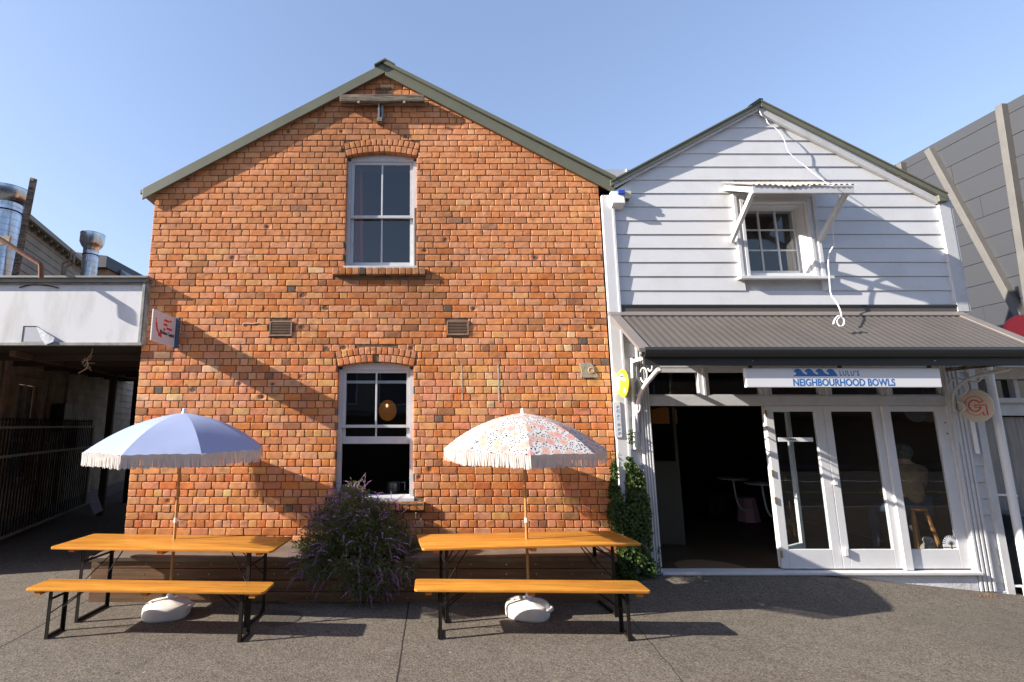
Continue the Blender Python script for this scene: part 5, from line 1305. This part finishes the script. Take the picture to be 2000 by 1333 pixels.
# ---------------- LEFT NEIGHBOUR: fascia, alley ----------------
LF = thing('fascia_signboard', 'blank dirty white signboard with grey metal frame, torn at its lower edge', 'signboard', (-6, 6.93, 3.6))
yF_ = 6.925; xr_ = P(284, 600, yF_).x; zt1, zt0 = P(150, 541, yF_).z, P(150, 674, yF_).z
pm_ = mat('dirty_white_panel', (.62, .62, .64), .6, c2=(.40, .385, .36), scale=2.6, bump=.12, bscale=4, stretch=(1, 1, .3), thr=(.48, .82))
MB().box((-13, yF_+.02, zt0+.03), (xr_-.05, yF_+.16, zt1-.1)).build('panel', pm_, LF)
fmm = mat('grey_green_metal', (.16, .16, .15), .5, c2=(.22, .21, .19), scale=5); fm2 = mat('old_alu', (.30, .29, .27), .6, c2=(.16, .15, .13), scale=7)
mb = MB().box((-13, yF_-.06, zt1-.03), (xr_+.03, yF_+.3, zt1)).box((-13, yF_-.03, zt1-.085), (xr_+.01, yF_+.02, zt1-.03)); mb.build('top_flashing', fmm, LF, bev=.004)
mb = MB().box((-13, yF_-.02, zt0-.01), (xr_+.0, yF_+.06, zt0+.032)).box((xr_-.055, yF_-.02, zt0+.032), (xr_-.015, yF_+.16, zt1-.086)).box((xr_-.012, yF_-.01, zt0), (xr_+.01, yF_+.18, zt1-.09)).box((-13, yF_-.0, zt1-.115), (xr_-.056, yF_+.02, zt1-.087)); mb.build('frame', fm2, LF, bev=.004)
# torn flap
def FP(px, py, d=.0): q = P(px, py, yF_+.02-d); return Vector((q.x, yF_+.02-d, q.z))
mb = MB().prism([FP(46,638,.004), FP(72,638,.004), FP(84,668,.004), FP(43,668,.004)], (0, .003, 0)); mb.build('hole', mat('grey_backing', (.42, .43, .47), .6), LF)
mb = MB()
for a, b in (((46,637.5),(72,637.5)), ((46,637.5),(42,669))): mb.bar(FP(*a, .006), FP(*b, .006), .006, .006)
mb.tube(smooth_pts([FP(*q, .006) for q in ((38,562),(60,557),(90,558),(114,563))]), .008, 5)
mb.build('dark_edge', M['black_metal'], LF)
fl = MB(); A_ = [FP(71,638,.01), FP(90,650,.04), FP(106,660,.05), FP(120,669,.02), FP(104,668,.06), FP(89,674,.05), FP(79,660,.03)]
fl.add(A_ + [Vector((p.x, p.y+.004, p.z)) for p in A_], [(0,1,6),(1,2,4,5),(1,5,6),(2,3,4),(7,13,8),(8,12,11,9),(8,13,12),(9,11,10)]); fl.build('torn_flap', mat('foil_sheet', (.42, .44, .50), .35, c2=(.3, .31, .35), scale=12, bump=.4, bscale=20), LF)
# stains (thin dirt film shapes on the panel)
# awning soffit and alley roof
AD = Vector((-.262, .965, 0)); AN = Vector((.965, .262, 0))
def AW(s, o, z): # s metres along the alley from Y=7, o offset to the right of the wall
    p = Vector((-6.9, 7, 0)) + AD*s + AN*o; return Vector((p.x, p.y, z))
NB = thing('left_neighbour_building', 'old cream weatherboard building along the dark side alley', 'building', (-8, 9, 0))
am = mat('grimy_cream_boards', (.50, .44, .34), .8, c2=(.30, .26, .19), scale=3, bump=.2)
mb = MB(); z = .3
while z < 3.6:
    for (s0, s1) in (((.15, 2.35), (3.42, 13)) if .9 < z < 2.85 else ((.15, 13),)):
        a, b = AW(s0, .03, z), AW(s1, .03, z); a2, b2 = AW(s0, .012, z+.19), AW(s1, .012, z+.19); a3, b3 = AW(s0, -.1, z), AW(s1, -.1, z); a4, b4 = AW(s0, -.1, z+.19), AW(s1, -.1, z+.19)
        mb.add([a, b, b2, a2, a3, b3, b4, a4], [(0,1,2,3), (0,4,5,1), (4,7,6,5), (3,2,6,7), (0,3,7,4), (1,5,6,2)])
    z += .19
mb.build('weatherboard_wall', am, NB)
mb = MB(); a = [AW(.15, .05, 0), AW(13, .05, 0), AW(13, -.1, 0), AW(.15, -.1, 0)]; mb.prism(a, (0, 0, .3)); mb.build('plinth', mat('grey_plinth', (.20, .20, .20), .85), NB)
def abox(mb, s0, s1, o0, o1, z0, z1): mb.prism([AW(s0, o0, z0), AW(s1, o0, z0), AW(s1, o1, z0), AW(s0, o1, z0)], (0, 0, z1-z0)); return mb
tm_ = mat('tan_trim', (.30, .24, .17), .7, c2=(.20, .16, .11), scale=6)
mb = MB(); abox(mb, 2.25, 2.42, .02, .10, .95, 2.95); abox(mb, 3.35, 3.52, .02, .10, .95, 2.95); abox(mb, 2.42, 3.35, .02, .10, 2.80, 2.95); abox(mb, 2.2, 3.57, .02, .14, .88, .95); abox(mb, 2.42, 3.35, .0, .05, 1.72, 1.78)
nw = mb.build('window', tm_, NB, bev=.006)
mb = MB(); abox(mb, 2.42, 2.47, -.02, .03, .95, 2.80); abox(mb, 3.30, 3.35, -.02, .03, .95, 2.8); abox(mb, 2.86, 2.90, -.02, .03, 1.78, 2.8); mb.build('sash', tm_, nw)
mb = MB(); abox(mb, 2.47, 3.30, -.04, -.03, .95, 2.80); mb.build('pane', mat('curtained_glass', (.20, .22, .24), .15, c2=(.12, .14, .15), scale=5), nw)
# downpipes, meter boxes
for s_ in (1.9, 3.75, 4.6): MB().tube([AW(s_, .09, .3), AW(s_, .09, 3.4)], .035, 8).build('downpipe', tm_, NB, smooth=40)
mb = MB(); abox(mb, 4.1, 4.5, .03, .28, 1.9, 2.5); mb.build('meter_box', M['dark_gutter'], NB); mb = MB(); abox(mb, 5.2, 5.5, .03, .2, 1.5, 2.1); mb.build('meter_box', mat('pale_box', (.35, .34, .32), .6), NB)
# upper storey seen over the signboard
def UW(s, o, z): p = Vector((-8.5, 7, 0)) + Vector((-.2610, .9653, 0))*s + AN*o; return Vector((p.x, p.y, z))
um = mat('grey_brown_boards', (.27, .235, .19), .8, c2=(.19, .165, .135), scale=3, bump=.2)
mb = MB(); z = 4.0
while z < 6.95:
    a, b = UW(.5, .03, z), UW(9.1, .03, z); a2, b2 = UW(.5, .010, z+.2), UW(9.1, .010, z+.2); a3, b3 = UW(.5, -.1, z), UW(9.1, -.1, z); a4, b4 = UW(.5, -.1, z+.2), UW(9.1, -.1, z+.2)
    mb.add([a, b, b2, a2, a3, b3, b4, a4], [(0,1,2,3), (0,4,5,1), (4,7,6,5), (3,2,6,7), (0,3,7,4), (1,5,6,2)]); z += .2
mb.build('upper_wall', um, NB)
def ubox(mb, s0, s1, o0, o1, z0, z1): mb.prism([UW(s0, o0, z0), UW(s1, o0, z0), UW(s1, o1, z0), UW(s0, o1, z0)], (0, 0, z1-z0)); return mb
mb = MB(); ubox(mb, .5, 9.3, -.1, .22, 7.0, 7.04); ubox(mb, .5, 9.3, .2, .3, 6.95, 7.07); 
for i in range(24): ubox(mb, i*.37+.5, i*.37+.55, .0, .2, 6.88, 7.0)
mb.build('eave', mat('grey_eave', (.20, .18, .15), .6), NB)
mb = MB(); s0 = 3.05; ubox(mb, s0, s0+.1, .03, .1, 4.3, 5.75); ubox(mb, s0+1.3, s0+1.4, .03, .1, 4.3, 5.75); ubox(mb, s0, s0+1.4, .03, .14, 5.75, 5.87); ubox(mb, s0+.68, s0+.73, .03, .08, 4.3, 5.75)
uw2 = mb.build('window', tm_, NB)
mb = MB(); ubox(mb, s0+.1, s0+1.3, .02, .05, 4.3, 5.75); mb.build('pane', mat('sky_glass', (.10, .14, .22), .05, spec=1), uw2)
# alley canopy roof with posts
AR = thing('alley_roof', 'dark lean-to roof on timber posts over the side alley', 'roof', (-6, 9, 3.3))
mb = MB().prism([(-13, 7.10, 3.12), (-3.99, 7.10, 3.12), (-3.99, 16, 3.47), (-13, 16, 3.47)], (0, 0, .1)); mb.box((-13, 7.10, 3.23), (-3.99, 7.2, 4.05)); mb.build('deck', M['dark_room'], AR)
mb = MB()
for y in np.arange(8, 15.9, 1.2): mb.box((-12, y, 3.02+(y-7)*.039), (-4.02, y+.06, 3.115+(y-7)*.039))
mb.build('joists', mat('dark_joists', (.06, .045, .035), .9), AR)
ptm = mat('dark_post', (.055, .042, .032), .8)
for s_, nm in ((4.9, 0), (6.9, 0), (9.4, 0)):
    mb = MB(); abox(mb, s_, s_+.13, .85, .98, 0, 3.3+s_*.03); mb.build('post', ptm, AR)
mb = MB(); mb.bar(AW(.2, .915, 3.12), AW(9.2, .915, 3.42), .08, .14); mb.build('beam', mat('brown_beam', (.14, .095, .06), .8), AR)
# far end of the alley
FE = thing('alley_end_building', 'pale weatherboard outbuilding with pipes at the far end of the alley', 'building', (-8, 19, 0))
mb = MB(); z = 0
while z < 4: mb.box((-14, 19, z), (-3.98, 19.02+.02, z+.18)); z += .2
mb.box((-14, 19.041, 0), (-3.98, 19.3, 4)); mb.build('weatherboard_wall', mat('pale_boards', (.40, .38, .34), .8), FE)
mb = MB(); mb.tube([(-10.9, 18.9, 0), (-10.9, 18.9, 4)], .05, 8).tube([(-11.4, 18.9, 0), (-11.2, 18.9, 4)], .04, 8).tube([(-9.6, 18.9, 1.2), (-9.6, 18.9, 4)], .04, 8); mb.build('pipes', ptm, FE)
mb = MB().box((-10.6, 18.7, 2.1), (-10.0, 18.99, 3.0)); mb.build('service_box', mat('grey_box', (.25, .28, .32), .6), FE)
# steel fence / gate
FN = thing('steel_gate', 'long open steel gate of vertical bars with spiked tops in the dark alley', 'gate', tuple(AW(2, .45, 0)))
rm_ = mat('grey_gate_rail', (.20, .19, .17), .6)
mb = MB(); g0, g1 = .9, 5.55
for z in (2.0, 1.52, .18): mb.bar(AW(g0, .40, z), AW(g1, .40, z), .04, .045)
mb.bar(AW(g1, .40, .15), AW(g1, .40, 2.02), .045, .045).bar(AW(g0, .40, .15), AW(g0, .40, 2.02), .045, .045); mb.build('frame', rm_, FN)
n = 40
for i in range(n):
    s_ = g0 + .1 + (g1-g0-.2)*i/(n-1); mb = MB().bar(AW(s_, .40, .16), AW(s_, .40, 2.10), .018, .018); q = AW(s_, .40, 2.10); mb.lathe([(.002, .07), (.022, .02), (.006, 0)], q, 5); mb.build('bar', M['black_metal'], FN)
# leaning board
LB = thing('leaning_board', 'pale grey wedge-shaped sheet leaning in the dark alley', 'board', tuple(G(186, 1006, 0)))
q = P(190, 980, 10.2); bb = [P(x, y, 10.3) for x, y in ((176,948),(183,950),(200,998),(183,1006),(176,985))]
MB().prism(bb, (0.0, .02, 0)).build('sheet', mat('grey_sheet', (.30, .34, .42), .5, c2=(.2, .23, .3), scale=6, stretch=(1, 1, 8)), LB)
# dead vine hanging from the roof
DV = thing('dead_vine', 'dry brown vine twig hanging from the signboard above the alley', 'vine', tuple(P(170, 700, 7.05)))
mb = MB(); mb.tube(smooth_pts([P(x, y, 7.08) for x, y in ((181,681),(178,692),(170,702),(172,712),(166,722),(153,729))]), .006, 5); 
for k in range(14):
    q = P(ri.gauss(170, 4), ri.uniform(698, 724), 7.08); mb.tube([q, q+Vector((ri.gauss(0, .05), ri.gauss(0, .02), ri.gauss(0, .05)))], .004, 4)
mb.build('twigs', mat('dry_twig', (.36, .22, .12), .9), DV)
# ducts
def duct(name, pxc, Y, r, rc, ztop, zb, label, strap):
    q = P(pxc[0], pxc[1], Y); D = thing('exhaust_duct', label, 'duct', (q.x, Y, zb), 'galvanised exhaust ducts on the left roof')
    prof = []; z = zb
    while z < ztop-.42: prof += [(r, z), (r, z+.105), (r*1.02, z+.108), (r*1.02, z+.117)]; z += .12
    MB().lathe(prof, (q.x, Y, 0), 28).build('pipe', M['galv'], D, smooth=40)
    MB().lathe([(r*.9, z-.02), (r, z), (r*1.02, z+.06), (rc*.85, z+.12), (rc, z+.20), (rc, ztop), (rc*1.015, ztop), (rc*1.015, ztop-.01), (rc*.97, ztop-.02), (rc*.97, ztop-.15), (r*.5, ztop-.2)], (q.x, Y, 0), 36).build('cowl', M['galv'], D, smooth=40)
    MB().lathe([(r*1.06, z-.10), (r*1.08, z-.09), (r*1.06, z-.08)], (q.x, Y, 0), 24).build('strap', M['black_metal'], D)
    return D
zt_a = P(20, 372, 8.6).z
duct('a', (12, 440), 8.6, .20, .31, zt_a, 4.0, 'large spiral steel exhaust duct at the left edge beside the leaning post', 1)
duct('b', (177, 500), 10.6, .15, .235, P(180, 458, 10.6).z, 4.0, 'small spiral steel exhaust duct standing over the signboard', 1)
PO = thing('roof_post', 'tall weathered timber post standing beside the large duct', 'post', tuple(P(40, 540, 8.3)))
mb = MB().bar(P(28, 545, 8.5), P(66, 349, 8.2), .075, .075, up=(0, 1, 0)); mb.build('post', M['old_wood'], PO, bev=.004)
RP = thing('rusty_pipe', 'rusty brown bent pipe bracing the roof above the signboard', 'pipe', tuple(P(40, 490, 8.0)))
MB().tube([P(-30, 449, 6.7), P(-6, 464, 6.7), P(78, 516, 6.7), P(80, 520, 6.7), P(80, 544, 6.7)], .033, 8).build('pipe', M['iron'], RP, smooth=30)
MB().box(P(-6, 478, 7.0), (P(17, 478, 7.0).x, 7.03, P(17, 461, 7.0).z)).build('bracket', M['cement'], RP)
SPp = thing('vent_pipe', 'pair of thin bent vent pipes beside the small duct', 'pipe', tuple(P(130, 540, 10)))
MB().tube([P(121, 545, 10.2), P(123, 515, 10.2), P(138, 508, 10.2), P(140, 488, 10.2)], .022, 8).tube([P(126, 545, 10.2), P(129, 522, 10.2), P(144, 514, 10.2), P(146, 494, 10.2)], .022, 8).build('pipe', tm_, SPp, smooth=30)
# navy rooftop box far behind
NVb = thing('navy_rooftop_block', 'distant dark navy rooftop block with brick base behind the small duct', 'building', tuple(P(160, 510, 20)))
a = P(113, 482, 20); b = P(209, 500, 20); c = P(185, 522, 20)
MB().prism([(a.x-2, 20, a.z+.1), (b.x, 20, b.z), (b.x, 20, P(209, 522, 20).z), (a.x-2, 20, P(113, 522, 20).z)], (0, 6, 0)).build('upper_block', M['navy'], NVb)
MB().prism([(a.x-2, 20.3, 0), (b.x-.1, 20.3, 0), (b.x-.1, 20.3, P(209, 522, 20).z), (a.x-2, 20.3, P(113, 522, 20).z)], (0, 5, 0)).build('brick_base', mat('far_brick', (.22, .13, .08), .9), NVb)
q = P(228, 538, 20); MB().prism([(b.x+.01, 21, 0), (q.x, 21, 0), (q.x, 21, P(228, 533, 20).z), (b.x+.01, 21, P(211, 512, 20).z)], (0, 4, 0)).build('side_roof', mat('far_grey_roof', (.25, .27, .3), .5), NVb)

# ---------------- RIGHT SIDE ----------------
GB = thing('grey_clad_building', 'tall grey panelled building with pale leaning ribs rising behind the right edge', 'building', (11, 12, 0))
xg = 11.0; zg_ = 7.98
def PX(px, py, X=xg):
    d = ray(px, py); t = X/d.x; return Vector((X, d.y*t, H+d.z*t))
gm_ = mat('grey_panels', (.055, .057, .064), .5, c2=(.044, .046, .052), scale=.9, stretch=(1, .8, 1.6), bump=.1, bscale=3, rvar=.12)
MB().box((xg+.02, 7.62, -.5), (xg+7, 30, zg_-.03)).build('core', M['dark_room'], GB)
zs_ = [PX(1900, 0+k).z for k in (0,)]
mb = MB(); rr_ = random.Random(3); ph = .43; z = -.4; rowi = 0
while z < zg_ - .02:
    z1 = min(z+ph-.010, zg_); y = 7.6 - (rowi*1.1 % 2.6)
    while y < 30:
        y0_ = max(y, 7.6); y1_ = min(y+2.6-.005, 30)
        if y1_ > y0_: mb.box((xg - rr_.uniform(0, .004), y0_, z), (xg+.02, y1_, z1))
        y += 2.6
    z += ph; rowi += 1
mb.build('cladding', gm_, GB)
rbm = mat('pale_rib', (.155, .145, .13), .5, c2=(.13, .12, .11), scale=4)
def rib(p, q, w_=.115):
    a = PX(*p); b = PX(*q); d = (b-a).normalized(); a = a + d*.08; mb = MB().bar(a + Vector((-.06, 0, 0)), b + d*1.5 + Vector((-.06, 0, 0)), .12, w_, up=(1, 0, 0) if False else Vector((1, 0, 0)).cross(d)); mb.build('rib', rbm, GB, bev=.004)
rib((1817, 287), (1990, 600)); rib((1960, 198), (2006, 500)); rib((1764, 313), (1768, 345))
NBR = thing('right_neighbour_building', 'low pale building with dark window and weathered timber boards past the downpipe', 'building', (9, 7.3, 0))
yN = 7.32; xn0 = 8.02
def zN(py, px=1970): return P(px, py, yN).z
wm = mat('neighbour_white', (.62, .60, .58), .6, c2=(.5, .48, .45), scale=4); bmn = mat('grey_timber_boards', (.38, .34, .29), .85, c2=(.24, .22, .20), scale=5, stretch=(6, 1, .4), bump=.3)
MB().box((xn0, yN, zN(812)), (xg-.03, yN+.2, zN(787))).build('weatherboard', wm, NBR)
MB().box((xn0, yN-.05, zN(787)), (xg-.03, yN+.2, zN(778))).box((P(1982, 760, yN).x, yN+.0, zN(778)), (P(1990, 760, yN).x, yN+.1, zN(740))).box((xn0, yN-.08, zN(741)), (xg-.03, yN+.2, zN(722))).build('window', wm, NBR)
MB().box((xn0+.02, yN+.08, zN(778)), (xg-.04, yN+.15, zN(741))).build('pane', mat('dark_glass_panel', (.02, .022, .025), .1, spec=.8), NBR)
mb = MB(); x = xn0
while x < xg-.1: mb.box((x, yN+.06, zN(995, 1990)-.9), (x+.145, yN+.10, zN(815))); x += .15
mb.build('board_wall', bmn, NBR)
MB().box((xn0, yN+.12, -.8), (xg-.03, 9, zN(722)-.02)).build('body', M['dark_room'], NBR)
MB().box((xn0-.1, yN-.35, zN(722)), (xg-.03, 9, zN(722)+.10)).build('roof', wm, NBR)
# dark barrels and box at its foot
BN = thing('rubbish_bin', 'dark bin with a pale lid edge at the right edge beyond the downpipe', 'bin', (P(1985, 1050, 7.15).x, 7.15, -.3))
q = P(1988, 1000, 7.0); MB().box((q.x-.10, 6.95, -.35), (q.x+.6, 7.25, zN(1000, 1988))).build('body', mat('bin_plastic', (.03, .04, .05), .5), BN, bev=.02)
MB().box((q.x-.12, 6.93, zN(1000, 1988)), (q.x+.62, 7.27, zN(1000, 1988)+.03)).build('lid', mat('bin_lid', (.12, .14, .16), .5), BN, bev=.008)
# red round sign
RS = thing('red_sign', 'plain red round sign rising behind the right end of the canopy', 'sign', tuple(P(2003, 658, 7.7)))
q = P(2003, 658, 7.7); MB().lathe([(.335, -.02), (.34, -.01), (.34, .01), (.335, .02)], (q.x, 7.7, q.z), 56, axis='y').build('disc', mat('red_panel', (.80, .006, .02), .4), RS)
MB().bar((q.x, 7.73, q.z), (q.x, 7.73, zN(722)+.05), .05).build('post', M['black_metal'], RS)

# ---------------- STREET BEHIND (unseen; for reflections, heights raised to block sky light) ----------------
for i, (x0, x1, h, c_) in enumerate(((-26, -11, 11.5, (.10, .09, .08)), (-10, 4, 10.5, (.12, .11, .10)), (5, 17, 12, (.08, .07, .06)), (18, 34, 11, (.12, .11, .10)))):
    s_ = thing('street_building', ['brown brick shop across the road', 'pale low shop across the road', 'dark brick shop across the road', 'grey end shop across the road'][i], 'building', ((x0+x1)/2, -15, 0))
    wm_ = mat('street_wall', c_, .8); MB().box((x0, -24, -.1), (x1, -15, h)).build('wall', wm_, s_)
    for k in range(4):
        a = x0 + (x1-x0)*(k+.2)/4; b = x0 + (x1-x0)*(k+.8)/4
        wn = MB().box((a-.05, -14.98, 3.2), (b+.05, -14.94, h-1)).build('window', M['white_frame'], s_)
        MB().box((a, -14.939, 3.25), (b, -14.93, h-1.05)).build('pane', M['navy'], wn)
    MB().prism([(x0, -15, 2.7), (x1, -15, 2.7), (x1, -12.6, 2.5), (x0, -12.6, 2.5)], (0, 0, .12)).build('awning', M['dark_gutter'], s_)
struct(MB().box((-300, -15, -.1), (300, -11, -.0)).build('pavement', mat('far_pavement', (.12, .11, .10), .9)))

# ---------------- PERSON inside the fixed window ----------------
def skin_chain(name, verts, edges, radii, m, parent, sub=2, root=0):
    me = bpy.data.meshes.new(name); off = wloc(parent); me.from_pydata([Vector(v) - off for v in verts], edges, [])
    o = bpy.data.objects.new(name, me); col.objects.link(o); o.parent = parent
    sk = o.modifiers.new('skin', 'SKIN'); sk.use_smooth_shade = True
    for i, r_ in enumerate(radii):
        me.skin_vertices[0].data[i].radius = (r_, r_) if not isinstance(r_, tuple) else r_
    me.skin_vertices[0].data[root].use_root = True
    sb = o.modifiers.new('sub', 'SUBSURF'); sb.levels = sub; sb.render_levels = sub
    me.materials.append(m); return o
px_, py_ = 6.97, 7.42; fz = Zs
PE = thing('person', 'seated grey-haired person in a brown jacket and jeans, back to the window', 'person', (px_, py_, fz))
skin_m = mat('skin', (.40, .24, .17), .6); jk = mat('brown_jacket', (.27, .165, .085), .9, c2=(.16, .10, .05), scale=9, bump=.5, bscale=14); jn = mat('blue_jeans', (.028, .042, .075), .9, c2=(.02, .028, .05), scale=10)
sh = mat('dark_shoe', (.02, .02, .025), .6); hr = mat('grey_hair', (.15, .135, .12), 1, c2=(.06, .055, .05), scale=30, bump=.9, bscale=90)
sz = fz + .75
def V3(x, y, z): return (px_+x, py_+y, sz+z)
# body: one continuous surface (head, torso, arms, hands)
bv = [V3(0,0,.06), V3(.0,.0,.22), V3(0,-.01,.38), V3(0,.0,.50), V3(0,.02,.60), V3(0,.03,.70), V3(0,.04,.78),
      V3(-.19,.0,.49), V3(-.25,.06,.24), V3(-.17,.25,.12), V3(-.10,.33,.12),
      V3(.19,.0,.49), V3(.26,.08,.25), V3(.24,.28,.08), V3(.22,.37,.02)]
be = [(0,1),(1,2),(2,3),(3,4),(4,5),(5,6),(3,7),(7,8),(8,9),(9,10),(3,11),(11,12),(12,13),(13,14)]
br = [(.17,.13),(.155,.12),(.175,.12),(.15,.10),(.055,.06),(.078,.095),(.06,.07),.068,.05,.036,.03,.068,.05,.036,.03]
skin_chain('body', bv, be, br, skin_m, PE)
jv = bv[:4] + [V3(0,.015,.565)] + bv[7:10] + bv[11:14]
je = [(0,1),(1,2),(2,3),(3,4),(3,5),(5,6),(6,7),(3,8),(8,9),(9,10)]
jr = [(.20,.155),(.18,.14),(.20,.14),(.165,.115),(.075,.075),.085,.068,.05,.085,.068,.05]
jv[0] = V3(0, 0, -.02)
skin_chain('jacket', jv, je, jr, jk, PE)
lv = [V3(0,0,-.0), V3(-.10,.03,.0), V3(-.27,.34,-.10), V3(-.31,.30,-.45), V3(-.33,.30,-.65), V3(.10,.03,0), V3(.20,.30,-.14), V3(.25,.24,-.45), V3(.30,.16,-.65)]
skin_chain('trousers', lv, [(0,1),(1,2),(2,3),(3,4),(0,5),(5,6),(6,7),(7,8)], [(.16,.13),.10,.075,.058,.05,.10,.075,.058,.05], jn, PE)
for s_ in (4, 8):
    q = lv[s_]; MB().box((q[0]-.045, q[1]-.07, fz), (q[0]+.045, q[1]+.19, fz+.075)).build('shoe', sh, PE, bev=.03)
# hair cap
bm = bmesh.new(); bmesh.ops.create_icosphere(bm, subdivisions=4, radius=1)
for v in bm.verts:
    n_ = float(vnoise(np.array(v.co.x*6), np.array(v.co.y*6), v.co.z*6)); v.co = Vector((v.co.x*.104*(1+.10*n_), v.co.y*.122*(1+.10*n_), v.co.z*.124*(1+.10*n_)))
bmesh.ops.delete(bm, geom=[v for v in bm.verts if v.co.y > .035 and v.co.z < .045 or v.co.z < -.098], context='VERTS')
me = bpy.data.meshes.new('hair'); bm.to_mesh(me); bm.free(); me.materials.append(hr); ho = bpy.data.objects.new('hair', me); col.objects.link(ho); ho.parent = PE; ho.location = (0, .02, .75+.735)
for p in me.polygons: p.use_smooth = True
for s_ in (-1, 1): MB().lathe([(.004, -.01), (.028, -.006), (.03, .004), (.01, .01)], (px_+s_*.088, py_+.05, sz+.71), 12, axis='x').build('ear', skin_m, PE, smooth=60)
# stool
SO = thing('bar_stool', 'orange-brown wooden stool under the seated person', 'stool', (px_, py_, fz)); wdm = mat('stool_wood', (.38, .17, .06), .5)
MB().lathe([(.15, .69), (.165, .705), (.165, .725), (.15, .73)], (px_, py_, fz), 24).build('seat', wdm, SO, smooth=40)
for sx_, sy_ in ((-1,-1),(1,-1),(1,1),(-1,1)): MB().bar((px_+sx_*.09, py_+sy_*.09, fz+.69), (px_+sx_*.19, py_+sy_*.17, fz), .035).build('leg', wdm, SO, bev=.004)
# dog
DG = thing('dog', 'small fluffy white dog sitting on the floor behind the fixed window', 'dog', (px_+.12, 7.45, fz)); fur = mat('white_fur', (.36, .33, .30), .95, c2=(.25, .23, .21), scale=25, bump=1, bscale=50)
dx, dy, dz = px_-.06, 7.24, fz
dv = [(dx,dy+.10,dz+.10),(dx,dy+.02,dz+.17),(dx,dy-.04,dz+.24),(dx,dy-.06,dz+.31),(dx-.03,dy-.10,dz+.315),(dx-.055,dy-.13,dz+.30),(dx-.05,dy-.05,dz+.10),(dx-.055,dy-.07,dz+.015),(dx+.05,dy-.05,dz+.10),(dx+.05,dy-.07,dz+.015),(dx-.08,dy+.10,dz+.05),(dx-.09,dy+.02,dz+.02),(dx+.08,dy+.10,dz+.05),(dx+.09,dy+.02,dz+.02),(dx,dy+.2,dz+.05),(dx-.055,dy-.03,dz+.36),(dx+.055,dy-.03,dz+.36)]
de = [(0,1),(1,2),(2,3),(3,4),(4,5),(2,6),(6,7),(2,8),(8,9),(0,10),(10,11),(0,12),(12,13),(0,14),(3,15),(3,16)]
skin_chain('body', dv, de, [.10,.09,.065,.062,.035,.02,.032,.025,.032,.025,.045,.025,.045,.025,.025,.02,.02], fur, DG)
for s_ in (-1, 1): MB().lathe([(.002, -.008), (.008, 0), (.002, .008)], (dx-.03+s_*.024, dy-.118, dz+.335), 8, axis='y').build('eye', M['black'], DG, smooth=60)
MB().lathe([(.003, -.012), (.012, 0), (.003, .01)], (dx-.062, dy-.155, dz+.31), 8, axis='y').build('nose', M['black'], DG, smooth=60)
